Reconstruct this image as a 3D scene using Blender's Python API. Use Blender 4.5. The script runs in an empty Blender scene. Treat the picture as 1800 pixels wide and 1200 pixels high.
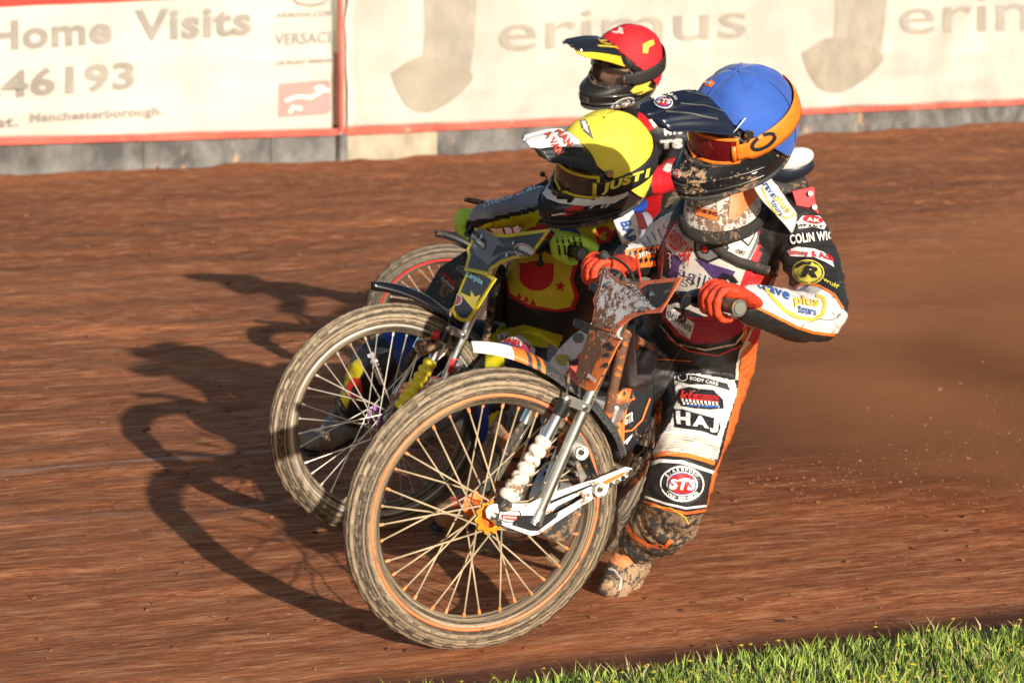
import bpy, bmesh, math, random
import numpy as np
from mathutils import Vector, Matrix, noise as mnoise
from mathutils.bvhtree import BVHTree
from mathutils.geometry import delaunay_2d_cdt
random.seed(7); np.random.seed(7)
R = math.radians
S = bpy.context.scene
COL = S.collection
V = Vector

# ------------------------------------------------------------ camera, sky, sun, exposure
FPX = 4485.0; CAMZ = 1.54; PITCH = math.atan(525.0 / FPX)
cd = bpy.data.cameras.new('camera'); cam = bpy.data.objects.new('camera', cd); COL.objects.link(cam)
cd.sensor_width = 36.0; cd.lens = 36.0 * FPX / 1800.0; cd.clip_start = 0.1; cd.clip_end = 2000
cam.location = (0, 0, CAMZ); cam.rotation_euler = (R(90) - PITCH, 0, 0)
cd.dof.use_dof = True; cd.dof.focus_distance = 6.7; cd.dof.aperture_fstop = 7.0
S.camera = cam
SUN_EL, SUN_DIR = R(12.8), (0.355, -0.935)
w = bpy.data.worlds.new('World'); S.world = w; w.use_nodes = True
nt = w.node_tree; nt.nodes.clear()
sky = nt.nodes.new('ShaderNodeTexSky'); sky.sky_type = 'NISHITA'; sky.sun_disc = False
sky.sun_elevation = SUN_EL; sky.sun_rotation = math.atan2(SUN_DIR[0], SUN_DIR[1])
bg = nt.nodes.new('ShaderNodeBackground'); bg.inputs['Strength'].default_value = 0.08
wo = nt.nodes.new('ShaderNodeOutputWorld')
nt.links.new(sky.outputs[0], bg.inputs[0]); nt.links.new(bg.outputs[0], wo.inputs[0])
sl = bpy.data.lights.new('sun', 'SUN'); sun = bpy.data.objects.new('sun', sl); COL.objects.link(sun)
sl.energy = 5.0; sl.angle = R(0.55); sl.color = (1.0, 0.91, 0.79)
_d = V((-SUN_DIR[0] * math.cos(SUN_EL), -SUN_DIR[1] * math.cos(SUN_EL), -math.sin(SUN_EL)))
sun.rotation_euler = _d.to_track_quat('-Z', 'Y').to_euler(); sun.location = (3, -10, 3)
S.view_settings.view_transform = 'Standard'; S.view_settings.look = 'None'
S.view_settings.exposure = 0.44; S.view_settings.gamma = 1; S.view_settings.use_curve_mapping = False

CAM = V((0, 0, CAMZ))
FW = V((0, math.cos(PITCH), -math.sin(PITCH))); UP = V((0, math.sin(PITCH), math.cos(PITCH))); RT = V((1, 0, 0))
def ray(px, py): return RT * (px - 900) + UP * (600 - py) + FW * FPX
def P(px, py, Y):
    d = ray(px, py); return CAM + d * (Y / d.y)
def G(px, py, z=0.0):
    d = ray(px, py); return CAM + d * ((z - CAMZ) / d.z)
def PL(px, py, o, n):
    d = ray(px, py); return CAM + d * ((o - CAM).dot(n) / d.dot(n))
def pix(p):
    q = p - CAM; k = q.dot(FW); return (900 + FPX * q.x / k, 600 - FPX * q.dot(UP) / k)
def pix_np(a):
    q = a - np.array(CAM); k = q @ np.array(FW); return 900 + FPX * q[:, 0] / k, 600 - FPX * (q @ np.array(UP)) / k
def mpp(Y): return Y / FPX     # metres per photo pixel at depth Y

# ------------------------------------------------------------ materials
MUD = (0.25, 0.145, 0.075)
MATS = {}
def mat(name, col, rough=0.6, metal=0.0, bump=0.0, bscale=60, var=0.12, vscale=9, mud=0.0, mscale=38, mudcol=MUD,
        coat=0.0, spec=0.5, trans=0.0, stretch=None, col2=None, c2scale=20, c2th=0.5, alpha=1.0, sheen=0.0, mudlow=0.0):
    if name in MATS: return MATS[name]
    m = bpy.data.materials.new(name); m.use_nodes = True; t = m.node_tree; N = t.nodes; L = t.links
    b = N['Principled BSDF']; b.inputs['Roughness'].default_value = rough; b.inputs['Metallic'].default_value = metal
    b.inputs['Specular IOR Level'].default_value = spec
    if coat: b.inputs['Coat Weight'].default_value = coat; b.inputs['Coat Roughness'].default_value = 0.08
    if trans: b.inputs['Transmission Weight'].default_value = trans
    if sheen: b.inputs['Sheen Weight'].default_value = sheen
    b.inputs['Alpha'].default_value = alpha
    tc = N.new('ShaderNodeTexCoord'); src = tc.outputs['Object']
    if stretch:
        mp = N.new('ShaderNodeMapping'); mp.inputs['Scale'].default_value = stretch; L.new(src, mp.inputs[0]); src = mp.outputs[0]
    def nz(sc, det=5, ro=0.6):
        n = N.new('ShaderNodeTexNoise'); n.inputs['Scale'].default_value = sc; n.inputs['Detail'].default_value = det
        n.inputs['Roughness'].default_value = ro; L.new(src, n.inputs['Vector']); return n
    def mixc(f, a, c):
        x = N.new('ShaderNodeMix'); x.data_type = 'RGBA'; L.new(f, x.inputs[0])
        for i, v in ((6, a), (7, c)):
            if isinstance(v, tuple): x.inputs[i].default_value = (*v, 1)
            else: L.new(v, x.inputs[i])
        return x.outputs[2]
    def ramp(f, a, c, va=0.0, vc=1.0):
        r = N.new('ShaderNodeMapRange'); r.inputs[1].default_value = a; r.inputs[2].default_value = c
        r.inputs[3].default_value = va; r.inputs[4].default_value = vc; L.new(f, r.inputs[0]); return r.outputs[0]
    lo = tuple(c * (1 - var) for c in col); hi = tuple(min(1, c * (1 + var)) for c in col)
    c = mixc(ramp(nz(vscale).outputs[0], 0.35, 0.65), lo, hi)
    if col2: c = mixc(ramp(nz(c2scale, 3).outputs[0], c2th - 0.015, c2th + 0.015), c, col2)
    if mud:
        a = nz(mscale, 8, 0.75); bb = nz(mscale * 0.16, 3)
        s = N.new('ShaderNodeMath'); s.operation = 'MULTIPLY_ADD'; L.new(bb.outputs[0], s.inputs[0]); s.inputs[1].default_value = 0.6; L.new(a.outputs[0], s.inputs[2])
        th = 1.02 - 0.38 * mud
        f = ramp(s.outputs[0], th, th + 0.045)
        mc = mixc(nz(mscale * 2).outputs[0], tuple(x * 0.55 for x in mudcol), tuple(x * 1.35 for x in mudcol))
        c = mixc(f, c, mc)
        rr = ramp(f, 0, 1, rough, 0.92); L.new(rr, b.inputs['Roughness'])
        if metal: L.new(ramp(f, 0, 1, metal, 0.0), b.inputs['Metallic'])
    L.new(c, b.inputs['Base Color'])
    if bump:
        bp = N.new('ShaderNodeBump'); bp.inputs['Strength'].default_value = bump; bp.inputs['Distance'].default_value = 0.004
        L.new(nz(bscale, 6).outputs[0], bp.inputs['Height']); L.new(bp.outputs[0], b.inputs['Normal'])
    MATS[name] = m; return m

# ------------------------------------------------------------ objects
WM = {}
def mw(o): return (mw(o.parent) if o.parent else Matrix.Identity(4)) @ o.matrix_basis
def tag(o, label=None, cat=None, group=None, kind=None):
    for k, v in (('label', label), ('category', cat), ('group', group), ('kind', kind)):
        if v: o[k] = v
    return o
def thing(name, loc, label, cat, group=None, parent=None, M=None):
    o = bpy.data.objects.new(name, None); COL.objects.link(o); o.empty_display_size = 0.1
    Mx = M if M is not None else Matrix.Translation(V(loc))
    if parent: o.parent = parent; o.matrix_local = mw(parent).inverted() @ Mx
    else: o.matrix_local = Mx
    WM[o] = Mx; tag(o, label, cat, group); return o
def node(name, parent, M): return thing(name, None, None, None, None, parent, M)
def link(name, me, m, parent=None, smooth=True, local=False, at=None):
    """mesh given in world coordinates"""
    if parent is not None and not local: me.transform(mw(parent).inverted())
    if m is not None:
        for x in (m if isinstance(m, (list, tuple)) else [m]):
            me.materials.append(x)
    if smooth: me.polygons.foreach_set('use_smooth', [True] * len(me.polygons))
    o = bpy.data.objects.new(name, me); COL.objects.link(o)
    if parent is not None: o.parent = parent; WM[o] = mw(parent)
    return o
def raw(vs, fs):
    me = bpy.data.meshes.new('m'); me.from_pydata([tuple(v) for v in vs], [], [tuple(f) for f in fs]); me.update(); return me
class MB:
    """collects shapes into one mesh"""
    def __init__(s): s.v = []; s.f = []; s.ext = []
    def add(s, vs, fs):
        o = len(s.v); s.v += [V(x) for x in vs]; s.f += [tuple(i + o for i in f) for f in fs]; return s
    def box(s, c, sx, sy, sz, M=None):
        M = M or Matrix.Identity(3); c = V(c)
        vs = [c + M @ V((x * sx / 2, y * sy / 2, z * sz / 2)) for x in (-1, 1) for y in (-1, 1) for z in (-1, 1)]
        return s.add(vs, [(0, 1, 3, 2), (4, 6, 7, 5), (0, 4, 5, 1), (2, 3, 7, 6), (0, 2, 6, 4), (1, 5, 7, 3)])
    def tube(s, pts, rad, n=12, ell=None, up=None, cap=True):
        pts = [V(p) for p in pts]; m = len(pts)
        if not hasattr(rad, '__len__'): rad = [rad] * m
        vs = []; pu = None
        for i, p in enumerate(pts):
            d = (pts[min(i + 1, m - 1)] - pts[max(i - 1, 0)]).normalized()
            if pu is None:
                u = V(up) if up is not None else (V((0, 0, 1)) if abs(d.z) < 0.9 else V((1, 0, 0)))
            else: u = pu if up is None else V(up)
            u = (u - d * u.dot(d)).normalized(); pu = u; sd = d.cross(u)
            e = ell[i] if (ell is not None and hasattr(ell, '__len__')) else (ell or 1.0)
            for k in range(n):
                a = 2 * math.pi * k / n
                vs.append(p + u * (math.cos(a) * rad[i]) + sd * (math.sin(a) * rad[i] * e))
        fs = [(i * n + k, i * n + (k + 1) % n, (i + 1) * n + (k + 1) % n, (i + 1) * n + k) for i in range(m - 1) for k in range(n)]
        if cap: fs += [tuple(range(n))[::-1], tuple((m - 1) * n + k for k in range(n))]
        return s.add(vs, fs)
    def disc(s, c, ax, r, th, n=24, r0=None, teeth=0, th2=0.12):
        c = V(c); ax = V(ax).normalized(); u = ax.orthogonal().normalized(); w_ = ax.cross(u)
        if teeth: n = teeth * 4
        vs = []
        for h in (-th / 2, th / 2):
            for k in range(n):
                a = 2 * math.pi * k / n; rr = r * (1 - (th2 if (teeth and k % 4 in (0, 3)) else 0))
                vs.append(c + ax * h + (u * math.cos(a) + w_ * math.sin(a)) * rr)
        if r0:
            for h in (-th / 2, th / 2):
                for k in range(n):
                    a = 2 * math.pi * k / n; vs.append(c + ax * h + (u * math.cos(a) + w_ * math.sin(a)) * r0)
        fs = []
        for k in range(n):
            j = (k + 1) % n; fs.append((k, j, n + j, n + k))
            if r0: fs += [(2 * n + k, 3 * n + k, 3 * n + j, 2 * n + j), (k, 2 * n + k, 2 * n + j, j), (n + k, n + j, 3 * n + j, 3 * n + k)]
        if not r0: fs += [tuple(range(n))[::-1], tuple(range(n, 2 * n))]
        return s.add(vs, fs)
    def ball(s, c, r, n=12, sx=1, sy=1, sz=1, M=None):
        M = M or Matrix.Identity(3); c = V(c); vs = [c + M @ V((0, 0, r * sz))]
        for i in range(1, n):
            t = math.pi * i / n
            for k in range(2 * n):
                a = math.pi * k / n; vs.append(c + M @ V((r * sx * math.sin(t) * math.cos(a), r * sy * math.sin(t) * math.sin(a), r * sz * math.cos(t))))
        vs.append(c + M @ V((0, 0, -r * sz))); q = 2 * n; fs = [(0, 1 + k, 1 + (k + 1) % q) for k in range(q)]
        for i in range(n - 2):
            for k in range(q):
                a = 1 + i * q + k; b = 1 + i * q + (k + 1) % q; fs.append((a, a + q, b + q, b))
        l = len(vs) - 1; fs += [(l, l - q + (k + 1) % q, l - q + k) for k in range(q)]
        return s.add(vs, fs)
    def mesh(s): return raw(s.v, s.f)
    def build(s, name, m, parent=None, smooth=True): return link(name, s.mesh(), m, parent, smooth)
def sharp(o, ang=35):
    for p in o.data.polygons: p.use_smooth = True
    bm = bmesh.new(); bm.from_mesh(o.data)
    for e in bm.edges:
        if len(e.link_faces) == 2 and e.calc_face_angle(0) > R(ang): e.smooth = False
    bm.to_mesh(o.data); bm.free(); return o
def bevel(o, wd=0.002, seg=2):
    md = o.modifiers.new('b', 'BEVEL'); md.width = wd; md.segments = seg; md.limit_method = 'ANGLE'; md.angle_limit = R(40); return o
def solid(o, th, off=-1):
    md = o.modifiers.new('s', 'SOLIDIFY'); md.thickness = th; md.offset = off; return o
def tube(name, pts, rad, m, parent, n=12, **k): return sharp(MB().tube(pts, rad, n, **k).build(name, m, parent), 60)
def cr(pts, n=8):
    """Catmull-Rom through tuples"""
    p = [np.array(q, float) for q in pts]; p = [2 * p[0] - p[1]] + p + [2 * p[-1] - p[-2]]; out = []
    for i in range(1, len(p) - 2):
        for k in range(n):
            t = k / n; out.append(0.5 * (2 * p[i] + (p[i + 1] - p[i - 1]) * t + (2 * p[i - 1] - 5 * p[i] + 4 * p[i + 1] - p[i + 2]) * t * t + (3 * p[i] - p[i - 1] - 3 * p[i + 1] + p[i + 2]) * t ** 3))
    out.append(p[-2]); return out
def plate(name, outline, m, parent, o, n, th=0.006, holes=(), bev=0.0015, px=True, off=0.0):
    """flat plate with holes: outline in photo pixels projected on the plane (o,n), real thickness"""
    n = V(n).normalized(); o = V(o) + n * off; u = n.cross(V((0, 0, 1))).normalized(); v = n.cross(u)
    cu = bpy.data.curves.new('c', 'CURVE'); cu.dimensions = '2D'; cu.fill_mode = 'BOTH'; cu.extrude = max(0.0001, th / 2 - bev); cu.bevel_depth = bev; cu.bevel_resolution = 1; cu.offset = -bev
    for poly in [outline] + list(holes):
        s = cu.splines.new('POLY'); s.points.add(len(poly) - 1)
        for i, q in enumerate(poly):
            w3 = (PL(q[0], q[1], o, n) - o) if px else (V(q) - o)
            s.points[i].co = (w3.dot(u), w3.dot(v), 0, 1)
        s.use_cyclic_u = True
    ob = bpy.data.objects.new('c', cu); me = bpy.data.meshes.new_from_object(ob)
    M = Matrix(((u.x, v.x, n.x, o.x), (u.y, v.y, n.y, o.y), (u.z, v.z, n.z, o.z), (0, 0, 0, 1)))
    if M.determinant() < 0: M = M @ Matrix.Diagonal((1, 1, -1, 1)); me.flip_normals()
    me.transform(M); bpy.data.objects.remove(ob); ob = link(name, me, m, parent, False); return ob

# ------------------------------------------------------------ flat print laid on surfaces
class Tgt:
    def __init__(s, vs, fs): s.t = BVHTree.FromPolygons([V(v) for v in vs], fs)
    def hit(s, px, py):
        d = ray(px, py).normalized(); h = s.t.ray_cast(CAM, d); return (h[0], d, h[1]) if h[0] is not None else None
def tgt_obj(*obs):
    dg = bpy.context.evaluated_depsgraph_get(); vs = []; fs = []
    for o in obs:
        me = o.evaluated_get(dg).to_mesh(); b = len(vs); Mx = mw(o)
        vs += [Mx @ v.co for v in me.vertices]; fs += [tuple(i + b for i in p.vertices) for p in me.polygons]
    return Tgt(vs, fs)
def _lay(name, v2, fs, T, m, parent, off):
    out = []; ok = []
    for x, y in v2:
        h = T.hit(x, y)
        if h:
            nn = h[2] if h[2].dot(h[1]) < 0 else -h[2]
            out.append(h[0] - h[1] * (off * 0.6) + nn * (off * 0.4)); ok.append(True)
        else: out.append(V((0, 0, 0))); ok.append(False)
    f2 = [f for f in fs if all(ok[i] for i in f) and max((out[f[i]] - out[f[i - 1]]).length for i in range(len(f))) < 0.017 * max(4, out[f[0]].y)]
    if not f2: print('decal missed', name, v2[0]); return None
    use = sorted({i for f in f2 for i in f}); mp = {a: b for b, a in enumerate(use)}
    me = raw([out[i] for i in use], [tuple(mp[i] for i in f) for f in f2])
    return link(name, me, m, parent, True)
def patch(name, poly, T, m, parent, off=0.002, step=6, holes=()):
    """print with a polygon outline in photo pixels, laid on target T"""
    poly = [tuple(map(float, q[:2])) for q in poly]; vs = []; loops = []
    if sum(a[0] * b[1] - b[0] * a[1] for a, b in zip(poly, poly[1:] + poly[:1])) < 0: poly = poly[::-1]
    def dens(pl):
        o = []
        for i, a in enumerate(pl):
            b = pl[(i + 1) % len(pl)]; d = math.hypot(b[0] - a[0], b[1] - a[1]); k = max(1, int(d / step))
            o += [(a[0] + (b[0] - a[0]) * j / k, a[1] + (b[1] - a[1]) * j / k) for j in range(k)]
        return o
    for pl in [poly] + list(holes):
        d = dens(pl); loops.append(list(range(len(vs), len(vs) + len(d)))); vs += d
    A = np.array(poly); xs = np.arange(A[:, 0].min() + step / 2, A[:, 0].max(), step); ys = np.arange(A[:, 1].min() + step / 2, A[:, 1].max(), step)
    if len(xs) and len(ys):
        gx, gy = np.meshgrid(xs, ys); gx = gx.ravel() + 0.31; gy = gy.ravel() + 0.17; ins = inpoly(gx, gy, poly)
        for h in holes: ins &= ~inpoly(gx, gy, h)
        vs += list(zip(gx[ins], gy[ins]))
    r = delaunay_2d_cdt([V((a, b)) for a, b in vs], [], loops, 1, 1e-4)
    fs = r[2]; v2 = [tuple(v) for v in r[0]]
    if holes:
        fs = [f for f in fs if not any(inpoly(np.array([sum(v2[i][0] for i in f) / len(f)]), np.array([sum(v2[i][1] for i in f) / len(f)]), h)[0] for h in holes)]
    return _lay(name, v2, [tuple(f)[::-1] for f in fs], T, m, parent, off)
def inpoly(x, y, poly):
    ins = np.zeros(len(x), bool); j = len(poly) - 1
    for i in range(len(poly)):
        xi, yi = poly[i][:2]; xj, yj = poly[j][:2]
        c = ((yi > y) != (yj > y)) & (x < (xj - xi) * (y - yi) / ((yj - yi) or 1e-9) + xi); ins ^= c; j = i
    return ins
def stroke(name, pts, wpx, T, m, parent, off=0.002, step=5, closed=False):
    """printed line of width wpx along photo pixels"""
    d = []; q = list(pts) + ([pts[0]] if closed else [])
    for a, b in zip(q, q[1:]):
        k = max(1, int(math.hypot(b[0] - a[0], b[1] - a[1]) / step)); d += [(a[0] + (b[0] - a[0]) * j / k, a[1] + (b[1] - a[1]) * j / k) for j in range(k)]
    d.append(q[-1]); v2 = []
    for i, p in enumerate(d):
        a = d[max(i - 1, 0)]; b = d[min(i + 1, len(d) - 1)]; dx, dy = b[0] - a[0], b[1] - a[1]; l = math.hypot(dx, dy) or 1
        v2 += [(p[0] - dy / l * wpx / 2, p[1] + dx / l * wpx / 2), (p[0] + dy / l * wpx / 2, p[1] - dx / l * wpx / 2)]
    return _lay(name, v2, [(2 * i, 2 * i + 1, 2 * i + 3, 2 * i + 2) for i in range(len(d) - 1)], T, m, parent, off)
_TX = {}
def text_mesh(s, bold, shear):
    k = (s, bold, shear)
    if k not in _TX:
        cu = bpy.data.curves.new('t', 'FONT'); cu.body = s; cu.offset = bold; cu.shear = shear; cu.resolution_u = 3; cu.space_character = 1 + bold * 2
        ob = bpy.data.objects.new('t', cu); me = bpy.data.meshes.new_from_object(ob); bpy.data.objects.remove(ob)
        a = np.array([v.co[:2] for v in me.vertices]); lo = a.min(0); hi = a.max(0); a = (a - lo) / (hi - lo)
        _TX[k] = (a, [tuple(p.vertices) for p in me.polygons])
    return _TX[k]
def text(s, quad, T, m, parent, bold=0.02, off=0.004, shear=0, name='lettering', arc=0.0, wave=None):
    """text filling the photo-pixel quad tl,tr,br,bl"""
    off += .002; a, fs = text_mesh(s, bold, shear); tl, tr, br, bl = [np.array(q, float) for q in quad]; v2 = []
    H = max(np.linalg.norm(tl - bl), 1); W_ = max(np.linalg.norm(tr - tl), 1); mx_ = max(5, H / 7)
    bm = bmesh.new(); vv = [bm.verts.new((x * W_, y * H, 0)) for x, y in a]
    for f in fs:
        try: bm.faces.new([vv[i] for i in f])
        except ValueError: pass
    for _ in range(4):
        es = [e for e in bm.edges if e.calc_length() > mx_ * 1.5]
        if not es: break
        bmesh.ops.subdivide_edges(bm, edges=es, cuts=1); bmesh.ops.triangulate(bm, faces=[f for f in bm.faces if len(f.verts) > 3])
    bm.verts.index_update(); a = [(v.co.x / W_, v.co.y / H) for v in bm.verts]; fs = [tuple(v.index for v in f.verts) for f in bm.faces]; bm.free()
    for x, y in a:
        y2 = y + arc * (1 - (2 * x - 1) ** 2)
        v2.append(tuple((bl * (1 - x) + br * x) * (1 - y2) + (tl * (1 - x) + tr * x) * y2))
    return _lay(name, v2, fs, T, m, parent, off)
def tq(x, y, w_, h, ang=0):
    """quad with the left end of its base line at x,y (photo pixels)"""
    c, s_ = math.cos(R(ang)), math.sin(R(ang)); f = lambda a, b: (x + a * c + b * s_, y + a * s_ * -1 + b * c)
    return [f(0, -h), f(w_, -h), f(w_, 0), f(0, 0)]
def ell(cx, cy, a, b, ang=0, n=28):
    c, s_ = math.cos(R(ang)), math.sin(R(ang)); return [(cx + a * math.cos(t) * c - b * math.sin(t) * s_, cy + a * math.cos(t) * s_ + b * math.sin(t) * c) for t in np.linspace(0, 2 * math.pi, n, endpoint=False)]
def star(cx, cy, r, ang=0):
    return [(cx + (r if k % 2 == 0 else r * .4) * math.sin(R(ang + 36 * k)), cy - (r if k % 2 == 0 else r * .4) * math.cos(R(ang + 36 * k))) for k in range(10)]
# ------------------------------------------------------------ ground
TD = V((0.906, 0.423, 0)); TN = V((-0.423, 0.906, 0))    # along and across the track
def ground_mat():
    m = bpy.data.materials.new('shale'); m.use_nodes = True; t = m.node_tree; N = t.nodes; L = t.links; b = N['Principled BSDF']
    geo = N.new('ShaderNodeTexCoord'); ro = N.new('ShaderNodeMapping'); ro.vector_type = 'POINT'
    ro.inputs['Rotation'].default_value = (0, 0, -math.atan2(TD.y, TD.x)); L.new(geo.outputs['Object'], ro.inputs[0])
    def stretch(sx, sy):
        mp = N.new('ShaderNodeMapping'); mp.inputs['Scale'].default_value = (sx, sy, 1); L.new(ro.outputs[0], mp.inputs[0]); return mp.outputs[0]
    def nz(v, sc, det=6, r=0.6):
        n = N.new('ShaderNodeTexNoise'); n.inputs['Scale'].default_value = sc; n.inputs['Detail'].default_value = det; n.inputs['Roughness'].default_value = r; L.new(v, n.inputs['Vector']); return n.outputs[0]
    def mr(f, a, c, x=0.0, y=1.0):
        r = N.new('ShaderNodeMapRange'); r.inputs[1].default_value = a; r.inputs[2].default_value = c; r.inputs[3].default_value = x; r.inputs[4].default_value = y; L.new(f, r.inputs[0]); return r.outputs[0]
    def mx(f, a, c):
        x = N.new('ShaderNodeMix'); x.data_type = 'RGBA'; L.new(f, x.inputs[0])
        for i, v in ((6, a), (7, c)):
            if isinstance(v, tuple): x.inputs[i].default_value = (*v, 1)
            else: L.new(v, x.inputs[i])
        return x.outputs[2]
    def ma(op, a, c):
        x = N.new('ShaderNodeMath'); x.operation = op
        for i, v in ((0, a), (1, c)):
            if isinstance(v, (int, float)): x.inputs[i].default_value = v
            else: L.new(v, x.inputs[i])
        return x.outputs[0]
    fine = nz(stretch(9, 34), 1.6, 8, 0.78); mid = nz(stretch(0.35, 2.2), 1.2, 5); big = nz(stretch(0.12, 0.5), 1.0, 3); cl = nz(stretch(1.5, 2.6), 4.0, 7, 0.7)
    c = mx(mr(fine, .36, .64), (0.20, 0.055, 0.021), (0.63, 0.235, 0.100))
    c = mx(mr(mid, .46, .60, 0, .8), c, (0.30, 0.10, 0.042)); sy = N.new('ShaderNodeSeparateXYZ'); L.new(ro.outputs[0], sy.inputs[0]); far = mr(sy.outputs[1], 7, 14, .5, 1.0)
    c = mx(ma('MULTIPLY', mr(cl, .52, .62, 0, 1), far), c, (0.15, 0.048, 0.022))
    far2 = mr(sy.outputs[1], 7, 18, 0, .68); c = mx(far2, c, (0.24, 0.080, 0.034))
    c = mx(mr(big, .45, .7, 0, .5), c, (0.52, 0.20, 0.085))
    st1 = nz(stretch(2.6, 11), 1.7, 5, .65); c = mx(mr(st1, .48, .68, 0, .6), c, (0.84, 0.40, 0.20)); st2 = nz(stretch(1.9, 8), 2.3, 6, .7); c = mx(mr(st2, .52, .70, 0, .65), c, (0.22, 0.068, 0.028))
    st3 = nz(stretch(7, 18), 2.6, 4, .7); c = mx(mr(st3, .58, .70, 0, .6), c, (0.16, 0.052, 0.024)); gr2 = nz(stretch(8, 20), 3.3, 2, .5); c = mx(mr(gr2, .68, .73, 0, .7), c, (0.88, 0.56, 0.34))
    # pale grit
    gr = nz(stretch(12, 40), 2.0, 2, .5); c = mx(mr(gr, .77, .80, 0, .6), c, (0.85, 0.62, 0.42))
    # chalk line, worn and broken
    sp = N.new('ShaderNodeSeparateXYZ'); L.new(ro.outputs[0], sp.inputs[0])
    v0 = G(240, 815).dot(TN)
    wob = ma('ADD', sp.outputs[1], mr(nz(stretch(.8, .8), 1.0, 3), 0, 1, -.05, .05))
    for k, (dv, wd, am) in enumerate(((0, .045, .95), (.9, .02, .35), (-.95, .03, .3))):
        d = ma('ABSOLUTE', ma('SUBTRACT', wob, v0 + dv), 0); f = ma('MULTIPLY', mr(d, wd * .2, wd, 1, 0), mr(nz(stretch(.9, 12), 1.3 + k * .2, 5, .7), .45, .6, 0, am)); c = mx(f, c, (0.68, 0.55, 0.5))
    # darker soil band beside the grass
    ge = G(1325, 1146).dot(TN); dg = ma('ADD', sp.outputs[1], mr(nz(stretch(2, 4), 2.0, 4), 0, 1, -.12, .12))
    c = mx(ma('MULTIPLY', mr(dg, ge + .10, ge + .26, 1, 0), .85), c, (0.115, 0.05, 0.035))
    L.new(c, b.inputs['Base Color']); b.inputs['Roughness'].default_value = 1.0; b.inputs['Specular IOR Level'].default_value = 0.1
    bp = N.new('ShaderNodeBump'); bp.inputs['Distance'].default_value = 0.02; bp.inputs['Strength'].default_value = 0.42
    h = ma('ADD', ma('ADD', ma('MULTIPLY', fine, .3), ma('MULTIPLY', st2, -1.0)), ma('ADD', ma('MULTIPLY', cl, -1.0), ma('MULTIPLY', st3, -.5))); L.new(h, bp.inputs['Height']); L.new(bp.outputs[0], b.inputs['Normal'])
    return m
GM = ground_mat()
def gh(x, y):
    s = x * TD.x + y * TD.y; v = x * TN.x + y * TN.y
    h = (mnoise.noise(V((s * .5, v * 2.2, 0))) * .014 + mnoise.noise(V((s * 1.7, v * 5.0, 3))) * .008 + mnoise.noise(V((s * 3.5, v * 9.0, 5))) * .004)
    near = min(1, max(0, (v - 8) / 12.0)); h = h * (1 + 3.0 * near)
    if v > 11: h += mnoise.noise(V((s * 1.3, v * 1.6, 7))) * .035 * min(1, (v - 11) / 6)
    for wx, wy in WHEEL_PTS:
        d = (x - wx) ** 2 + (y - wy) ** 2
        if d < .5: h *= min(1, d / .25)
    return h
WHEEL_PTS = [(G(830, 1137).x, G(830, 1137).y), (G(1070, 1040).x, G(1070, 1040).y), (G(667, 938).x, G(667, 938).y)]
gx = np.concatenate([np.linspace(-250, -14, 24)[:-1], np.linspace(-14, -3, 60)[:-1], np.linspace(-3, 3, 200)[:-1], np.linspace(3, 14, 60)[:-1], np.linspace(14, 250, 24)])
gy = np.concatenate([np.linspace(-60, 4, 14)[:-1], np.linspace(4, 14, 260)[:-1], np.linspace(14, 55, 260)[:-1], np.linspace(55, 400, 20)])
gv = [(x, y, gh(x, y) if (abs(x) < 14.1 and 3.9 < y < 56) else 0) for y in gy for x in gx]
nx_ = len(gx); gf = [(j * nx_ + i, j * nx_ + i + 1, (j + 1) * nx_ + i + 1, (j + 1) * nx_ + i) for j in range(len(gy) - 1) for i in range(nx_ - 1)]
ground = link('ground', raw(gv, gf), GM); tag(ground, 'reddish brown shale speedway track with raked streaks', None, None, 'structure')

# loose clods on the track
rk = random.Random(3); bmk = MB()
for i in range(900):
    py = 300 + 880 * rk.random() ** 1.5; p = G(rk.uniform(-150, 1950), py); v = p.dot(TN)
    if v < G(1325, 1132).dot(TN) + .05: continue
    r = rk.uniform(.002, .007) * (1 + (p.y - 6) * .07)
    M = Matrix.Rotation(rk.uniform(0, 6), 3, 'Z') @ Matrix.Rotation(rk.uniform(0, 6), 3, 'X')
    bmk.box(V((p.x, p.y, gh(p.x, p.y) + r * .25)), r * 2 * rk.uniform(.7, 1.5), r * 1.6, r * 1.1, M)
o = bmk.build('loose_clods', mat('clod', (0.15, 0.06, 0.03), .95, var=.6, vscale=3), None, False); tag(o, 'small loose shale clods scattered over the track', None, None, 'stuff')

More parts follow.
